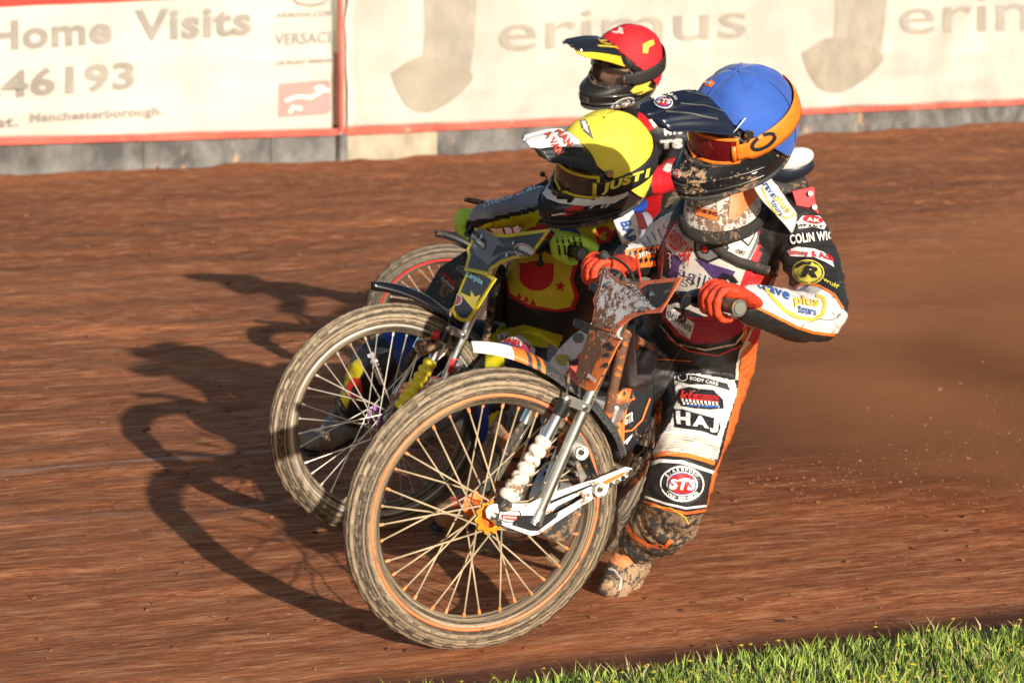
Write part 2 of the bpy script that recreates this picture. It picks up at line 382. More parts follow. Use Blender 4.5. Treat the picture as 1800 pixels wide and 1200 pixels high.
# ------------------------------------------------------------ grass verge, bottom right
ge = G(1325, 1155).dot(TN)
def grass(n, seed, cols, hmin, hmax, name, label, flower=False):
    rg = random.Random(seed); vs = []; fs = []
    for i in range(n):
        s = rg.uniform(1.2, 6.6); edge = ge + .07 * mnoise.noise(V((s * 1.6, 0, seed))) + .04 * mnoise.noise(V((s * 6, 0, 2)))
        v = edge - abs(rg.gauss(0, .022)) - rg.random() ** .8 * 1.6
        cl = mnoise.noise(V((s * 5, v * 5, 1))) ; p = TD * s + TN * v
        if p.y < 4.2 or p.x > 3: continue
        hh = rg.uniform(hmin, hmax) * (1 + .5 * cl) * (0.55 if edge - v < .05 else 1)
        if not flower:
            a = rg.uniform(0, 6.28); ln = rg.uniform(.1, .8) * hh; la = rg.uniform(0, 6.28); wd = rg.uniform(.0013, .0028)
            dx, dy = math.cos(a) * wd, math.sin(a) * wd; lx, ly = math.cos(la) * ln, math.sin(la) * ln; b = len(vs)
            vs += [(p.x - dx, p.y - dy, -.005), (p.x + dx, p.y + dy, -.005), (p.x + dx * .8 + lx * .35, p.y + dy * .8 + ly * .35, hh * .6), (p.x - dx * .8 + lx * .35, p.y - dy * .8 + ly * .35, hh * .6), (p.x + lx, p.y + ly, hh)]
            fs += [(b, b + 1, b + 2, b + 3), (b + 3, b + 2, b + 4)]
        else:
            b = len(vs); r = rg.uniform(.004, .008); z = hh * 1.05
            for k in range(6): vs.append((p.x + r * math.cos(k * 1.05), p.y + r * math.sin(k * 1.05), z + .3 * r * math.sin(k * 2)))
            fs.append(tuple(range(b, b + 6)))
    o = link(name, raw(vs, fs), cols, None, False); tag(o, label, None, None, 'stuff'); return o
grass(52000, 1, mat('grass_green', (0.13, 0.21, 0.035), .55, var=.45, vscale=6), .022, .050, 'grass', 'short green grass along the inside edge of the track')
grass(40000, 2, mat('grass_light', (0.32, 0.42, 0.06), .55, var=.3, vscale=5), .028, .060, 'pale_grass', 'paler yellow green grass blades on the verge')
grass(11000, 5, mat('grass_dry', (0.45, 0.36, 0.16), .6, var=.3, vscale=5), .02, .06, 'dry_grass', 'dry straw coloured stems in the verge')
grass(1500, 3, mat('flower_yellow', (0.75, 0.62, 0.05), .6, var=.1), .035, .062, 'yellow_flowers', 'tiny yellow flowers scattered in the verge grass', True)
so = MB(); q = [TD * 0.6 + TN * (ge - 2.2), TD * 8 + TN * (ge - 2.2), TD * 8 + TN * (ge - .03), TD * 0.6 + TN * (ge - .03)]
o = link('turf_soil', raw([v + V((0, 0, .0125)) for v in q], [(0, 1, 2, 3)]), mat('turf_soil', (0.055, 0.06, 0.022), 1, var=.3, vscale=8)); tag(o, None, None, None, 'structure')

# ------------------------------------------------------------ fence with banners
FA = G(-160, 318); FB = V((G(612, 268).x, 33.2, 0)); FB2 = V((G(622, 268).x, 33.35, 0)); FC = V(((1800 - 900) / FPX * 50, 50, 0)); FC = FC + (FC - FB2) * .25; FA = FB + (V(((0 - 900) / FPX * 30.0, 30.0, 0)) - FB) * 1.6
def fplane(a, b):
    d = (b - a).normalized(); return a, V((d.y, -d.x, 0)), d
cream = mat('banner_vinyl', (0.55, 0.525, 0.46), .55, var=.13, vscale=.7, bump=.6, bscale=1.6)
redp = mat('fence_red', (0.62, 0.055, 0.04), .45, var=.25, vscale=2.0); redd = mat('rail_red', (0.70, 0.14, 0.10), .5, var=.3, vscale=1.4, mud=.2, mscale=4, mudcol=(.6, .35, .22))
wood = mat('kickboard_grey', (0.15, 0.145, 0.135), .85, var=.5, vscale=2.0, mud=.2, mscale=3, mudcol=(.42, .26, .16), bump=.3, bscale=10)
woodl = mat('kickboard_pale', (0.44, 0.38, 0.28), .85, var=.25, vscale=2.0, mud=.25, mscale=3, mudcol=(.5, .3, .18))
def banner(name, a, b, z0, z1a, z1b, label, seed, inset=.06):
    a, n, d = fplane(a, b); Lh = (b - a).length - 2 * inset; nx, nz_ = 160, 34; vs = []
    for j in range(nz_ + 1):
        for i in range(nx + 1):
            s = inset + Lh * i / nx; z1 = z1a + (z1b - z1a) * i / nx; z = z0 + (z1 - z0) * j / nz_; t = 1 - j / nz_
            wv = .035 * mnoise.noise(V((s * .8 + z * .9, z * 2.6, seed))) + .03 * mnoise.noise(V((s * .5, z * 5, seed + 4))) * t + .09 * t * mnoise.noise(V((s * .45, z * 1.5, seed + 9))) + .03 * abs(mnoise.noise(V((s * 1.1 + z * 2.2, z * 1.1, seed + 2))))
            vs.append(a + d * s + n * (.07 + wv) + V((0, 0, z + .012 * mnoise.noise(V((s, 0, seed))) * (1 if j == 0 else 0))))
    o = link(name, raw(vs, [(j * (nx + 1) + i, j * (nx + 1) + i + 1, (j + 1) * (nx + 1) + i + 1, (j + 1) * (nx + 1) + i) for j in range(nz_) for i in range(nx)]), cream)
    solid(o, .004); tag(o, label, 'banner'); return o
B1 = banner('banner', FA, FB, .43, 1.80, 2.2, 'cream advertising banner reading Home Visits with a phone number, left of the fence post', 1)
B2 = banner('banner', FB2, FC, .44, 2.4, 2.6, 'cream banner with two big grey hook shapes, right of the fence post', 5)
def fence_run(a, b, label, boards, z1, z1b):
    a0, n, d = fplane(a, b); ln = (b - a).length
    t = thing('fence', a, label, 'fence')
    MBk = MB(); Mx = Matrix((d, n, V((0, 0, 1)))).transposed()
    x = 0; i = 0; rr = random.Random(len(label))
    # backing boards
    nb = max(2, int(ln / 1.22)); 
    for k in range(nb):
        L2 = ln / nb; o = MB().box(a + d * (L2 * (k + .5)) - n * .03 + V((0, 0, z1 / 2 + .12)), L2 - .006, .02, z1 - .24 + .1, Mx).build('board', mat('board_white', (0.62, 0.58, 0.5), .7, mud=.2, mscale=5), t, False)
    k = 0
    while x < ln - .05:
        w_ = min(boards[k % len(boards)], ln - x); o = MB().box(a + d * (x + w_ / 2) + n * (.03 + rr.uniform(-.008, .008)) + V((0, 0, .165 + rr.uniform(-.012, .012))), w_ - .012, .03, .38, Mx)
        o = o.build('kickboard', woodl if (k == 0 and boards[0] < 2.2) else wood, t, False); bevel(o, .004); x += w_; k += 1
    for zz, zb, hh, mm_ in ((.392, .392, .085, redd), (z1 + .05, z1b + .05, .10, redp)):
        for q in range(2):
            pa_, pb_ = [a + d * (ln * (q + e) / 2 + (.002 if e == 0 else -.002)) + n * .08 + V((0, 0, zz + (zb - zz) * (q + e) / 2)) for e in (0, 1)]; dd = (pb_ - pa_).normalized(); uu = dd.cross(n).normalized()
            MB().box((pa_ + pb_) / 2, (pb_ - pa_).length, .05, hh, Matrix((dd, n, uu)).transposed()).build('rail', mm_, t, False)
    return t
fence_run(FA, FB, 'red railed fence with mottled grey kickboards under the Home Visits banner', [2.3, 2.6, 1.9], 1.80, 2.2)
fence_run(FB2, FC, 'red railed fence receding right, one pale kickboard beside the post', [2.0, 3.1, 2.9], 2.4, 2.6)
pt = thing('fence_post', (FB + FB2) / 2, 'weathered fence post between the two banners, red above and grey at its foot', 'post')
_, n_, d_ = fplane(FA, FB); pc = (FB + FB2) / 2 + n_ * .09; Mx = Matrix((d_, n_, V((0, 0, 1)))).transposed()
bevel(MB().box(pc + n_ * .02 + V((0, 0, .14)), .11, .09, .42, Mx).build('post_foot', wood, pt, False), .006)
bevel(MB().box(pc + V((0, 0, 1.48)), .045, .06, 2.2, Mx).build('post_upright', redd, pt, False), .004)
# banner print
T1 = tgt_obj(B1); T2 = tgt_obj(B2)
ink = mat('banner_ink', (0.30, 0.275, 0.235), .6, var=.15, vscale=2); ink2 = mat('banner_ink_dark', (0.30, 0.26, 0.21), .6, var=.15); pale = mat('banner_ink_pale', (0.39, 0.355, 0.29), .6, var=.12, vscale=2); pal2 = mat('banner_ink_mid', (0.37, 0.33, 0.26), .6, var=.12, vscale=2)
pink = mat('banner_pink', (0.72, 0.26, 0.24), .6, var=.1, vscale=2); crw = mat('banner_white', (0.82, 0.76, 0.62), .6)
text('Home', [(-22, 38), (196, 24), (196, 77), (-22, 91)], T1, ink, B1, .03, .022); text('Visits', [(236, 18), (441, 8), (441, 62), (236, 74)], T1, ink, B1, .03, .022)
text('246193', [(-44, 128), (236, 106), (236, 157), (-44, 178)], T1, ink, B1, .035, .022)
text('et.', [(-10, 208), (32, 204), (32, 222), (-10, 226)], T1, ink2, B1, .03, .022); text('Manchesterborough.', [(52, 199), (286, 187), (286, 207), (52, 219)], T1, ink2, B1, .03, .022)
stroke('emblem', [(512, -4), (522, 6), (545, 10), (568, 6), (580, -6)], 4, T1, ink2, B1, .022)
text('ARMANI.COM', [(484, 23), (586, 19), (586, 28), (484, 32)], T1, ink, B1, .01, .022); text('VERSACE', [(483, 60), (587, 55), (587, 75), (483, 80)], T1, ink, B1, 0.01, .022)
text('GIORGIO ARMANI', [(484, 107), (586, 102), (586, 109), (484, 115)], T1, ink, B1, .01, .022)
patch('logo_panel', [(490, 147), (588, 140), (587, 199), (489, 206)], T1, pink, B1, .02, 12)
stroke('logo_mark', [(500, 178), (520, 170), (545, 172), (566, 160), (584, 158)], 6, T1, crw, B1, .03); stroke('logo_mark', [(508, 199), (514, 188), (530, 192)], 7, T1, crw, B1, .03); patch('logo_mark', ell(562, 156, 10, 6), T1, crw, B1, .03)
for dx, dy, k in ((0, 0, 1.0), (722, -34, .98)):
    patch('logo_shape', [(745 + dx, -8), (838 + dx, -8), (834 + dx, 70 + dy), (826 + dx, 130 + dy), (742 + dx, 108 + dy), (746 + dx, 60 + dy)], T2, pale, B2, .015, 14)
    patch('logo_shape', [tuple(q) for q in cr([(686 + dx, 128 + dy), (742 + dx, 100 + dy), (828 + dx, 128 + dy), (808 + dx, 165 + dy), (760 + dx, 196 + dy), (722 + dx, 192 + dy), (700 + dx, 165 + dy), (686 + dx, 128 + dy)], 5)], T2, pal2, B2, .02, 14)
text('erimus', [(876, 26), (1312, 4), (1312, 66), (876, 92)], T2, pale, B2, .004, .022); text('erimus', [(1580, -2), (1990, -22), (1990, 48), (1580, 62)], T2, pale, B2, .004, .022)
# ------------------------------------------------------------ motorcycles
WR = 0.374
n1 = V((.41, -.885, -.16)).normalized(); u1 = (V((0, 0, 1)) - n1 * n1.z).normalized(); r1 = u1.cross(n1)
c1 = G(832, 1136) + V((0, 0, -.004)) + u1 * WR
def frame_m(c, r, u, n): return Matrix(((r.x, u.x, n.x, c.x), (r.y, u.y, n.y, c.y), (r.z, u.z, n.z, c.z), (0, 0, 0, 1)))
M1 = frame_m(c1, r1, u1, n1)
def Lw(px, py, k=.07): return PL(px, py, c1 + n1 * k, n1)         # pixel -> world point on the plane k metres to the near side of wheel one
chrome = mat('chrome', (0.95, 0.94, 0.90), .30, 1.0, var=.03, mud=.2, mscale=30)
chrome2 = mat('chrome_clean', (0.95, 0.95, 0.95), .28, 1.0, var=.03)
alu = mat('aluminium', (0.68, 0.66, 0.62), .35, .9, bump=.15, mud=.3, mscale=30)
steel = mat('bolt_steel', (0.55, 0.53, 0.5), .3, 1.0, mud=.2)
blackp = mat('black_plastic', (0.014, 0.014, 0.016), .35, mud=.35, mscale=50)
blackr = mat('black_rubber', (0.03, 0.03, 0.03), .7, mud=.5, mscale=40)
blackm = mat('black_metal', (0.02, 0.02, 0.022), .35, .3, mud=.5, mscale=40)
mudm = mat('caked_mud', (0.36, 0.235, 0.125), .95, var=.35, vscale=20, bump=1.0, bscale=90, col2=(0.2, .115, .06), c2scale=60, c2th=.56)
whitep = mat('white_plastic', (0.78, 0.76, 0.72), .35, mud=.35, mscale=45)
orangep = mat('orange_plastic', (0.85, 0.19, 0.03), .4, mud=.25, mscale=50)
yellowp = mat('yellow_plastic', (0.80, 0.66, 0.02), .35, mud=.1)
redpl = mat('red_plastic', (0.62, 0.03, 0.03), .4, mud=.2)
silverl = mat('silver_lacquer', (0.6, 0.6, 0.6), .3, .8)

def tyre_mat(name, a, b_):
    m = bpy.data.materials.new(name); m.use_nodes = True; t = m.node_tree; N = t.nodes; L = t.links; b = N['Principled BSDF']
    tc = N.new('ShaderNodeTexCoord'); sp = N.new('ShaderNodeSeparateXYZ'); L.new(tc.outputs['Object'], sp.inputs[0])
    ln = N.new('ShaderNodeVectorMath'); ln.operation = 'LENGTH'; cx = N.new('ShaderNodeCombineXYZ'); L.new(sp.outputs[0], cx.inputs[0]); L.new(sp.outputs[1], cx.inputs[1]); L.new(cx.outputs[0], ln.inputs[0])
    nm = N.new('ShaderNodeVectorMath'); nm.operation = 'NORMALIZE'; L.new(cx.outputs[0], nm.inputs[0])
    sx = N.new('ShaderNodeVectorMath'); sx.operation = 'SCALE'; L.new(nm.outputs[0], sx.inputs[0]); sx.inputs['Scale'].default_value = .55
    c2 = N.new('ShaderNodeCombineXYZ'); mm_ = N.new('ShaderNodeMath'); mm_.operation = 'MULTIPLY'; L.new(ln.outputs['Value'], mm_.inputs[0]); mm_.inputs[1].default_value = 60
    m2 = N.new('ShaderNodeMath'); m2.operation = 'MULTIPLY'; L.new(sp.outputs[2], m2.inputs[0]); m2.inputs[1].default_value = 60
    L.new(m2.outputs[0], c2.inputs[0]); L.new(mm_.outputs[0], c2.inputs[1])
    ad = N.new('ShaderNodeVectorMath'); ad.operation = 'ADD'; L.new(c2.outputs[0], ad.inputs[0]); L.new(sx.outputs[0], ad.inputs[1])
    n = N.new('ShaderNodeTexNoise'); n.inputs['Scale'].default_value = 1.5; n.inputs['Detail'].default_value = 7; n.inputs['Roughness'].default_value = .65; L.new(ad.outputs[0], n.inputs['Vector'])
    cr_ = N.new('ShaderNodeValToRGB'); L.new(n.outputs[0], cr_.inputs[0]); e = cr_.color_ramp; e.elements[0].position = .45; e.elements[0].color = (*a, 1); e.elements[1].position = .58; e.elements[1].color = (*b_, 1)
    n3 = N.new('ShaderNodeTexNoise'); n3.inputs['Scale'].default_value = 70; n3.inputs['Detail'].default_value = 6; L.new(tc.outputs['Object'], n3.inputs['Vector'])
    mx = N.new('ShaderNodeMix'); mx.data_type = 'RGBA'; mr = N.new('ShaderNodeMapRange'); mr.inputs[1].default_value = .5; mr.inputs[2].default_value = .7; mr.inputs[4].default_value = .6; L.new(n3.outputs[0], mr.inputs[0]); L.new(mr.outputs[0], mx.inputs[0])
    L.new(cr_.outputs[0], mx.inputs[6]); mx.inputs[7].default_value = (*[x * .45 for x in b_], 1); L.new(mx.outputs[2], b.inputs['Base Color'])
    b.inputs['Roughness'].default_value = .85; bp = N.new('ShaderNodeBump'); bp.inputs['Strength'].default_value = .6; bp.inputs['Distance'].default_value = .003; L.new(n.outputs[0], bp.inputs['Height']); L.new(bp.outputs[0], b.inputs['Normal'])
    return m
TY1 = tyre_mat('tyre_muddy', (0.045, 0.032, 0.022), (0.36, 0.27, 0.17)); TY2 = tyre_mat('tyre_tan', (0.05, 0.036, 0.025), (0.38, 0.29, 0.185)); TY3 = tyre_mat('tyre_dark', (0.035, 0.03, 0.027), (0.26, 0.20, 0.14))

def ring(prof, nseg, cyc=True):
    """revolve (r,z) profile about local z"""
    vs = [(r * math.cos(2 * math.pi * i / nseg), r * math.sin(2 * math.pi * i / nseg), z) for i in range(nseg) for r, z in prof]; k = len(prof)
    return vs, [(i * k + j, ((i + 1) % nseg) * k + j, ((i + 1) % nseg) * k + (j + 1) % k, i * k + (j + 1) % k) for i in range(nseg) for j in range(k if cyc else k - 1)]
def tyre_mesh(Ro, wd, seed, knob=.0045):
    vs = []; ns = 288; sec = 26; rc = Ro - wd * .92; rr = random.Random(seed)
    for i in range(ns):
        a = 2 * math.pi * i / ns
        for j in range(sec):
            th = 2 * math.pi * j / sec; r = math.cos(th); z = math.sin(th)
            rad = wd * .92 if r > 0 else wd * .75
            k = 0
            if r > .05:
                row = int((th if th < math.pi else th - 2 * math.pi) / 0.36 + 20); ph = (i + (row % 2) * 4) % 8
                k = knob if ph < 5 and j % 2 == 0 or ph < 4 else 0
            k *= .5 + .5 * abs(mnoise.noise(V((i * .3, j * .8, seed)))) * 2
            vs.append(((rc + (rad + k) * r) * math.cos(a), (rc + (rad + k) * r) * math.sin(a), (wd * .5 + k) * z * (1.04 if abs(z) > .5 else 1)))
    return vs, [(i * sec + j, ((i + 1) % ns) * sec + j, ((i + 1) % ns) * sec + (j + 1) % sec, i * sec + (j + 1) % sec) for i in range(ns) for j in range(sec)]
def wheel(name, parent, M, Ro, wd, ty, rimm, rimm2, hubm, nipm, spokem, seed=1, nsp=36, sprocket=None, spr=.0021):
    w_ = node(name, parent, M); lk = lambda nm, vf, m, sm=True: (lambda o: (setattr(o, 'parent', w_), o)[1])(link(nm, raw(*vf), m, None, sm))
    lk('tyre', tyre_mesh(Ro, wd, seed), ty)
    ri = Ro - wd * 1.05
    lk('rim', ring([(ri, .026), (ri - .004, .028), (ri - .012, .022), (ri - .022, .012), (ri - .024, 0), (ri - .022, -.012), (ri - .012, -.022), (ri - .004, -.028), (ri, -.026), (ri - .008, 0)], 120), rimm)
    for s in (1, -1): lk('rim_stripe', ring([(ri + .002, .0275 * s), (ri - .0065, .0305 * s), (ri - .0095, .0255 * s), (ri - .003, .025 * s)], 120), rimm2)
    o = lk('hub', ring([(.008, .055), (.020, .055), (.020, .048), (.036, .046), (.036, .041), (.019, .036), (.016, 0), (.019, -.036), (.036, -.041), (.036, -.046), (.020, -.048), (.020, -.055), (.008, -.055)], 32), hubm); sharp(o)
    rj = ri - .022; mesh = {}
    for s in (1, -1):
        for x in (1, -1):
            a0 = R(68) * x; p0 = V((.034 * math.cos(a0), .034 * math.sin(a0), .0435 * s)); p1 = V((rj, 0, .004 * s)); mb = MB().tube([p0, p1], spr, 6); mesh[s, x] = mb.mesh(); mesh[s, x].materials.append(spokem)
            pn = MB().tube([p1, p1 + (p0 - p1).normalized() * .022], .0042, 8).mesh(); pn.materials.append(nipm); mesh[s, x, 'n'] = pn
    for i in range(nsp):
        s = 1 if i % 2 == 0 else -1; x = 1 if (i // 2) % 2 == 0 else -1; rot = Matrix.Rotation(2 * math.pi * i / nsp + R(3 * seed), 4, 'Z')
        for nm, key in (('spoke', (s, x)), ('nipple', (s, x, 'n'))):
            o = bpy.data.objects.new(nm, mesh[key]); COL.objects.link(o); o.parent = w_; o.matrix_local = rot
    if sprocket:
        o = MB().disc((0, 0, .052), (0, 0, 1), .046, .005, r0=.028, teeth=11, th2=.16).mesh(); lk2 = link('sprocket', o, sprocket, None, False); lk2.parent = w_; bevel(lk2, .001)
    return w_

# bike body directions (rear wheel and frame), seen nearly end on
hb = V((-.29, -.957, 0)).normalized(); lb = V((.957, -.29, 0)).normalized(); LEAN = R(17)
ub = (V((0, 0, 1)) * math.cos(LEAN) + lb * math.sin(LEAN)).normalized(); nb_ = hb.cross(ub) * -1
rc1 = G(832, 1136) - hb * 1.30; rear_c = rc1 + ub * .335

def motorcycle(c, root_M, label):
    """built round the first bike's place, then carried to root_M"""
    t = thing('motorcycle', None, label, 'motorcycle', 'speedway motorcycles racing in a bunch', M=M1)
    wheel('front_wheel', t, M1, WR, .055, c['tyre'], c['rim'], c['rim2'], c['hub'], c['nip'], c['spoke'], c['seed'], 36, c['spr'], c.get('spw', .0021))
    # leading link forks
    for k in (.078, -.05):
        hole1 = [(978, 889), (1020, 868), (1024, 874), (1010, 884), (972, 905), (968, 900)]; hole2 = [(1040, 861), (1058, 853), (1060, 858), (1044, 867)]
        lp = plate('fork_link', [(853, 897), (859, 888), (868, 885), (932, 884), (962, 868), (1045, 842), (1100, 820), (1110, 822), (1112, 830), (1107, 835), (1062, 860), (1054, 870), (1023, 887), (980, 915), (946, 938), (932, 941), (922, 937), (868, 917), (855, 909)] if k > 0 else [(853, 897), (868, 885), (932, 884), (1054, 845), (1060, 860), (1023, 887), (946, 938), (922, 937), (868, 917)], c['link'], t, c1 + n1 * .07, n1, .008, [hole1] if k > 0 else [], .0015, off=k - .07)
        d0 = n1 * (k - .07)
        tube('fork_tube', [Lw(943, 905) + d0, Lw(1030, 704) + d0, Lw(1104, 533) + d0] if k > 0 else [Lw(943, 905) + d0, Lw(1036, 690) + d0], [.0145, .0145, .016][:3 if k > 0 else 2], c['chrome'], t, 20)
        tube('fork_foot', [Lw(937, 918) + d0, Lw(948, 893) + d0], [.019, .016], c['link2'], t, 16)
        tube('brace_tube', [Lw(913, 873) + d0 - n1 * .02, Lw(998, 720) + d0 - n1 * .02], .008, chrome, t, 12)
        tube('damper_body', [Lw(958, 768) + d0, Lw(982, 722) + d0], .0155, chrome2, t, 18)
        tube('damper_cap', [Lw(979, 728) + d0, Lw(992, 702) + d0], [.019, .020], blackp, t, 16)
        pts = [(887, 876), (957, 767)]; bp_ = []; br = []
        for i in range(57):
            q = i / 56; bp_.append(Lw(pts[0][0] + (pts[1][0] - pts[0][0]) * q, pts[0][1] + (pts[1][1] - pts[0][1]) * q) + d0); br.append((.0185 + .0070 * abs(math.sin(q * math.pi * 7)) ** .7 - .003 * q) if k > 0 else .012)
        tube('damper_gaiter' if k > 0 else 'damper_rod', bp_, br, c['gaiter'] if k > 0 else blackr, t, 20)
        o = MB().disc(Lw(882, 882) + d0 + n1 * .006, n1, .017, .03, 20).build('damper_mount', blackr, t, False); bevel(o, .002)
    for px, py, r in ((864, 903, .011), (937, 913, .011), (882, 881, .008)):
        sharp(MB().disc(Lw(px, py) + n1 * .016, n1, r, .012, 18).disc(Lw(px, py) + n1 * .026, n1, r * .6, .012, 6).build('bolt', steel, t))
    # upper rocker: two rubber ended links
    for a, b in (((1019, 793), (1052, 858)),):
        for dx in (0, 13): tube('rocker_link', [Lw(a[0] + dx * .9 - 2, a[1] - 2, .075), Lw(b[0] + dx * .25, b[1], .075)], .0058, blackm, t, 10)
        for p in (a, b): sharp(MB().disc(Lw(*p, .085), n1, .0185, .03, 24, r0=.006).build('rocker_bush', c['bush'], t)); sharp(MB().disc(Lw(*p, .098), n1, .007, .014, 8).build('bolt', steel, t)); sharp(MB().disc(Lw(*p, .101), n1, .0125, .003, 24, r0=.0115).build('bush_ring', blackr, t))
    for px, py in ((1070, 849), (1081, 843), (1091, 837)): sharp(MB().disc(Lw(px, py) + n1 * .0135, n1, .0068, .003, 16, r0=.005).build('link_hole_rim', steel, t)); sharp(MB().disc(Lw(px, py) + n1 * .0128, n1, .005, .002, 16).build('link_hole', blackm, t))
    sharp(MB().disc(Lw(1103, 827) + n1 * .014, n1, .009, .012, 18).build('bolt', steel, t))
    tube('fork_stay', [Lw(1063, 812, -.04), Lw(1103, 827, .07)], .008, c['chrome'], t)
    plate('fork_bracket', [(1005, 770), (1022, 765), (1036, 790), (1040, 830), (1020, 850), (1008, 800)], alu, t, c1 + n1 * .055, n1, .006)
    # clamp round the near tube
    cl = plate('fork_clamp', [(991, 698), (996, 694), (1006, 696), (1034, 708), (1038, 714), (1035, 723), (1028, 724), (998, 713), (990, 707)], c['clamp'], t, c1 + n1 * .09, n1, .012)
    for p in ((999, 704), (1029, 717)): sharp(MB().disc(Lw(*p, .098), n1, .0062, .008, 14).build('bolt', steel, t))
    tube('axle_stub', [c1 - n1 * .10, c1 + n1 * .10], .009, steel, t)
    # engine side blocks seen past the link: dark calliper shape
    # front mudguard
    vs = []; na, nw = 46, 9
    for i in range(na + 1):
        q = i / na; a = R(98 - 80 * q); rad = .452 - .05 * min(1, q * 2.2) + .02 * max(0, q - .75) * 4 * .7; hw = .056 * min(1, .16 + 2.6 * q) * (1 - max(0, q - .86) * 3.5)
        for j in range(nw + 1):
            z = (j / nw * 2 - 1); rr = rad - .022 * z * z - (.006 if abs(z) > .9 else 0); vs.append(M1 @ V((rr * math.cos(a), rr * math.sin(a), z * hw)))
    mg = link('front_mudguard', raw(vs, [(i * 10 + j, i * 10 + j + 1, i * 10 + j + 11, i * 10 + j + 10) for i in range(na) for j in range(nw)]), c['guard'], t); solid(mg, .003)
    if len(c['guard']) > 1:
        for p in mg.data.polygons:
            i = p.index // 9; p.material_index = 1 if i < 8 else (2 if i < 15 and i not in (11, 13) else 0)
    for s in (-1, 1): tube('mudguard_stay', [Lw(995, 703, .07 * s), Lw(1000, 655, .04 * s)], .004, blackm, t)
    # steering axis, yokes, bars
    A0 = Lw(1030, 704, .078) - n1 * .078; A1 = Lw(1104, 533, .078) - n1 * .078; sa = (A1 - A0).normalized(); spn = n1.cross(sa).normalized()
    if spn.y > 0: spn = -spn
    for q in (.60, .98): bevel(MB().box(A0 + (A1 - A0) * q, .05, .19, .022, Matrix((spn, n1, sa)).transposed()).build('yoke', blackm, t, False), .005)
    tube('steering_stem', [A0 + (A1 - A0) * .55, A1 + sa * .02], .02, blackm, t, 16)
    E0 = Lw(1298, 541, .44); rel = M1.inverted() @ E0; E1 = M1 @ V((rel.x - .0, rel.y, -.40)); B0 = A1 + sa * .06
    bk = c.get('bk', -.345)
    r0 = rel; bc = M1.inverted() @ B0
    SK = lambda v: M1 @ V((v.x, v.y - c.get('skew', .118) * (.44 - v.z) / .86, v.z))
    barp = [M1 @ V((r0.x, r0.y, .44)), M1 @ V((r0.x - .012, r0.y + .003, .22)), M1 @ V(((r0.x + bc.x) / 2, (r0.y + bc.y) / 2, .10)), M1 @ V((bc.x, bc.y, .045)), M1 @ V((bc.x, bc.y, -.045)), M1 @ V(((r0.x + bc.x) / 2, (r0.y + bc.y) / 2, -.10)), M1 @ V((r0.x - .012, r0.y + .003, -.22)), M1 @ V((r0.x, r0.y, bk))]
    barp = [SK(M1.inverted() @ p) for p in barp]
    tube('handlebar', cr([tuple(p) for p in barp], 7), .011, blackm, t, 14)
    gl = [(barp[0], barp[1]), (barp[-1], barp[-2])]
    for a, b in gl:
        d = (b - a).normalized(); pts = []; rad = []
        for i in range(29): pts.append(a + d * (-.004 + .13 * i / 28)); rad.append(.0185 - (.0022 if i % 2 else 0) + (.003 if i in (0, 1) else 0) + (.006 if i > 26 else 0))
        tube('grip', pts, rad, c['grip'], t, 18); sharp(MB().disc(a - d * .006, d, .0155, .004, 20).build('grip_end', mat('grip_end', (.17, .17, .14), .7), t))
        pd = d; pc = a + d * .175
        o = MB().tube([a + d * .135, a + d * .165, a + d * .185, a + d * .215], [.02, .025, .024, .016], 12).tube([pc, pc + V((-.03, -.03, .0)), pc + V((-.045, -.06, -.012))], [.014, .013, .009], 10).build('lever_perch', c['perch'], t); sharp(o, 50)
        lv = [pc + V((-.045, -.06, -.010)), pc + V((-.03, -.085, -.02)), pc + V((0, -.09, -.045)), pc + V((.008, -.092, -.075))]
        if a is barp[0]: lv = [P(1176, 532, 6.32), P(1192, 528, 6.28), P(1199, 536, 6.27), P(1201, 552, 6.26), P(1199, 560, 6.26)]
        o = MB().tube(cr([tuple(p) for p in lv], 5), .0055, 8).ball(lv[-1], .0115, 10).build('lever', c['lever'], t)
    cab = [P(1168, 524, 6.36), P(1150, 521, 6.36), P(1125, 526, 6.40), P(1098, 545, 6.42), P(1080, 562, 6.46), P(1068, 578, 6.54)]
    tube('cable', cr([tuple(p) for p in cab], 8), .0042, c['cable'], t, 8); tube('cable_end', [P(1182, 524, 6.36), P(1166, 524, 6.36)], .0075, alu, t)
    cab = [Lw(1064, 450, -.24), Lw(1085, 456, -.20), Lw(1103, 470, -.12), Lw(1113, 488, -.05), Lw(1120, 520, 0)]
    tube('cable', cr([tuple(p) for p in cab], 8), .0036, blackr, t, 8); MB().ball(Lw(1062, 449, -.24), .013, 8).build('cable_boot', blackr, t)
    tube('cutout_lead', cr([tuple(Lw(*p)) for p in ((1118, 448, -.2), (1122, 470, -.2), (1126, 494, -.2), (1118, 505, -.15))], 8), .003, redpl, t, 6)
    # shields
    so_ = A0 + spn * .048
    up_ = [(1061, 464), (1069, 476), (1082, 488), (1094, 494), (1117, 496), (1150, 492), (1200, 487), (1184, 514), (1168, 540), (1162, 549), (1130, 552), (1110, 560), (1092, 574), (1082, 586), (1040, 574), (1046, 541), (1043, 527), (1051, 508)]
    lo_ = [(1040, 571), (1082, 584), (1094, 594), (1084, 612), (1070, 640), (1056, 668), (1046, 687), (1030, 686), (1019, 678), (1012, 659), (1020, 632), (1031, 598)]
    sw = c.get('sw', 1); up_ = [(1078 + (x - 1078) * sw, y) for x, y in up_]; lo_ = [(1050 + (x - 1050) * sw, y) for x, y in lo_]
    N1 = plate('number_shield', up_, c['shield'], t, so_, spn, .004, [], .001)
    N2 = plate('fork_shield', lo_, c['shield2'], t, so_, spn, .004, [], .001, off=-.006)
    for o in (N1, N2): bevel(o, .0008, 1)
    c['bar'] = [M1.inverted() @ p for p in barp]
    c['N1'] = N1; c['N2'] = N2; c['so'] = so_; c['spn'] = spn
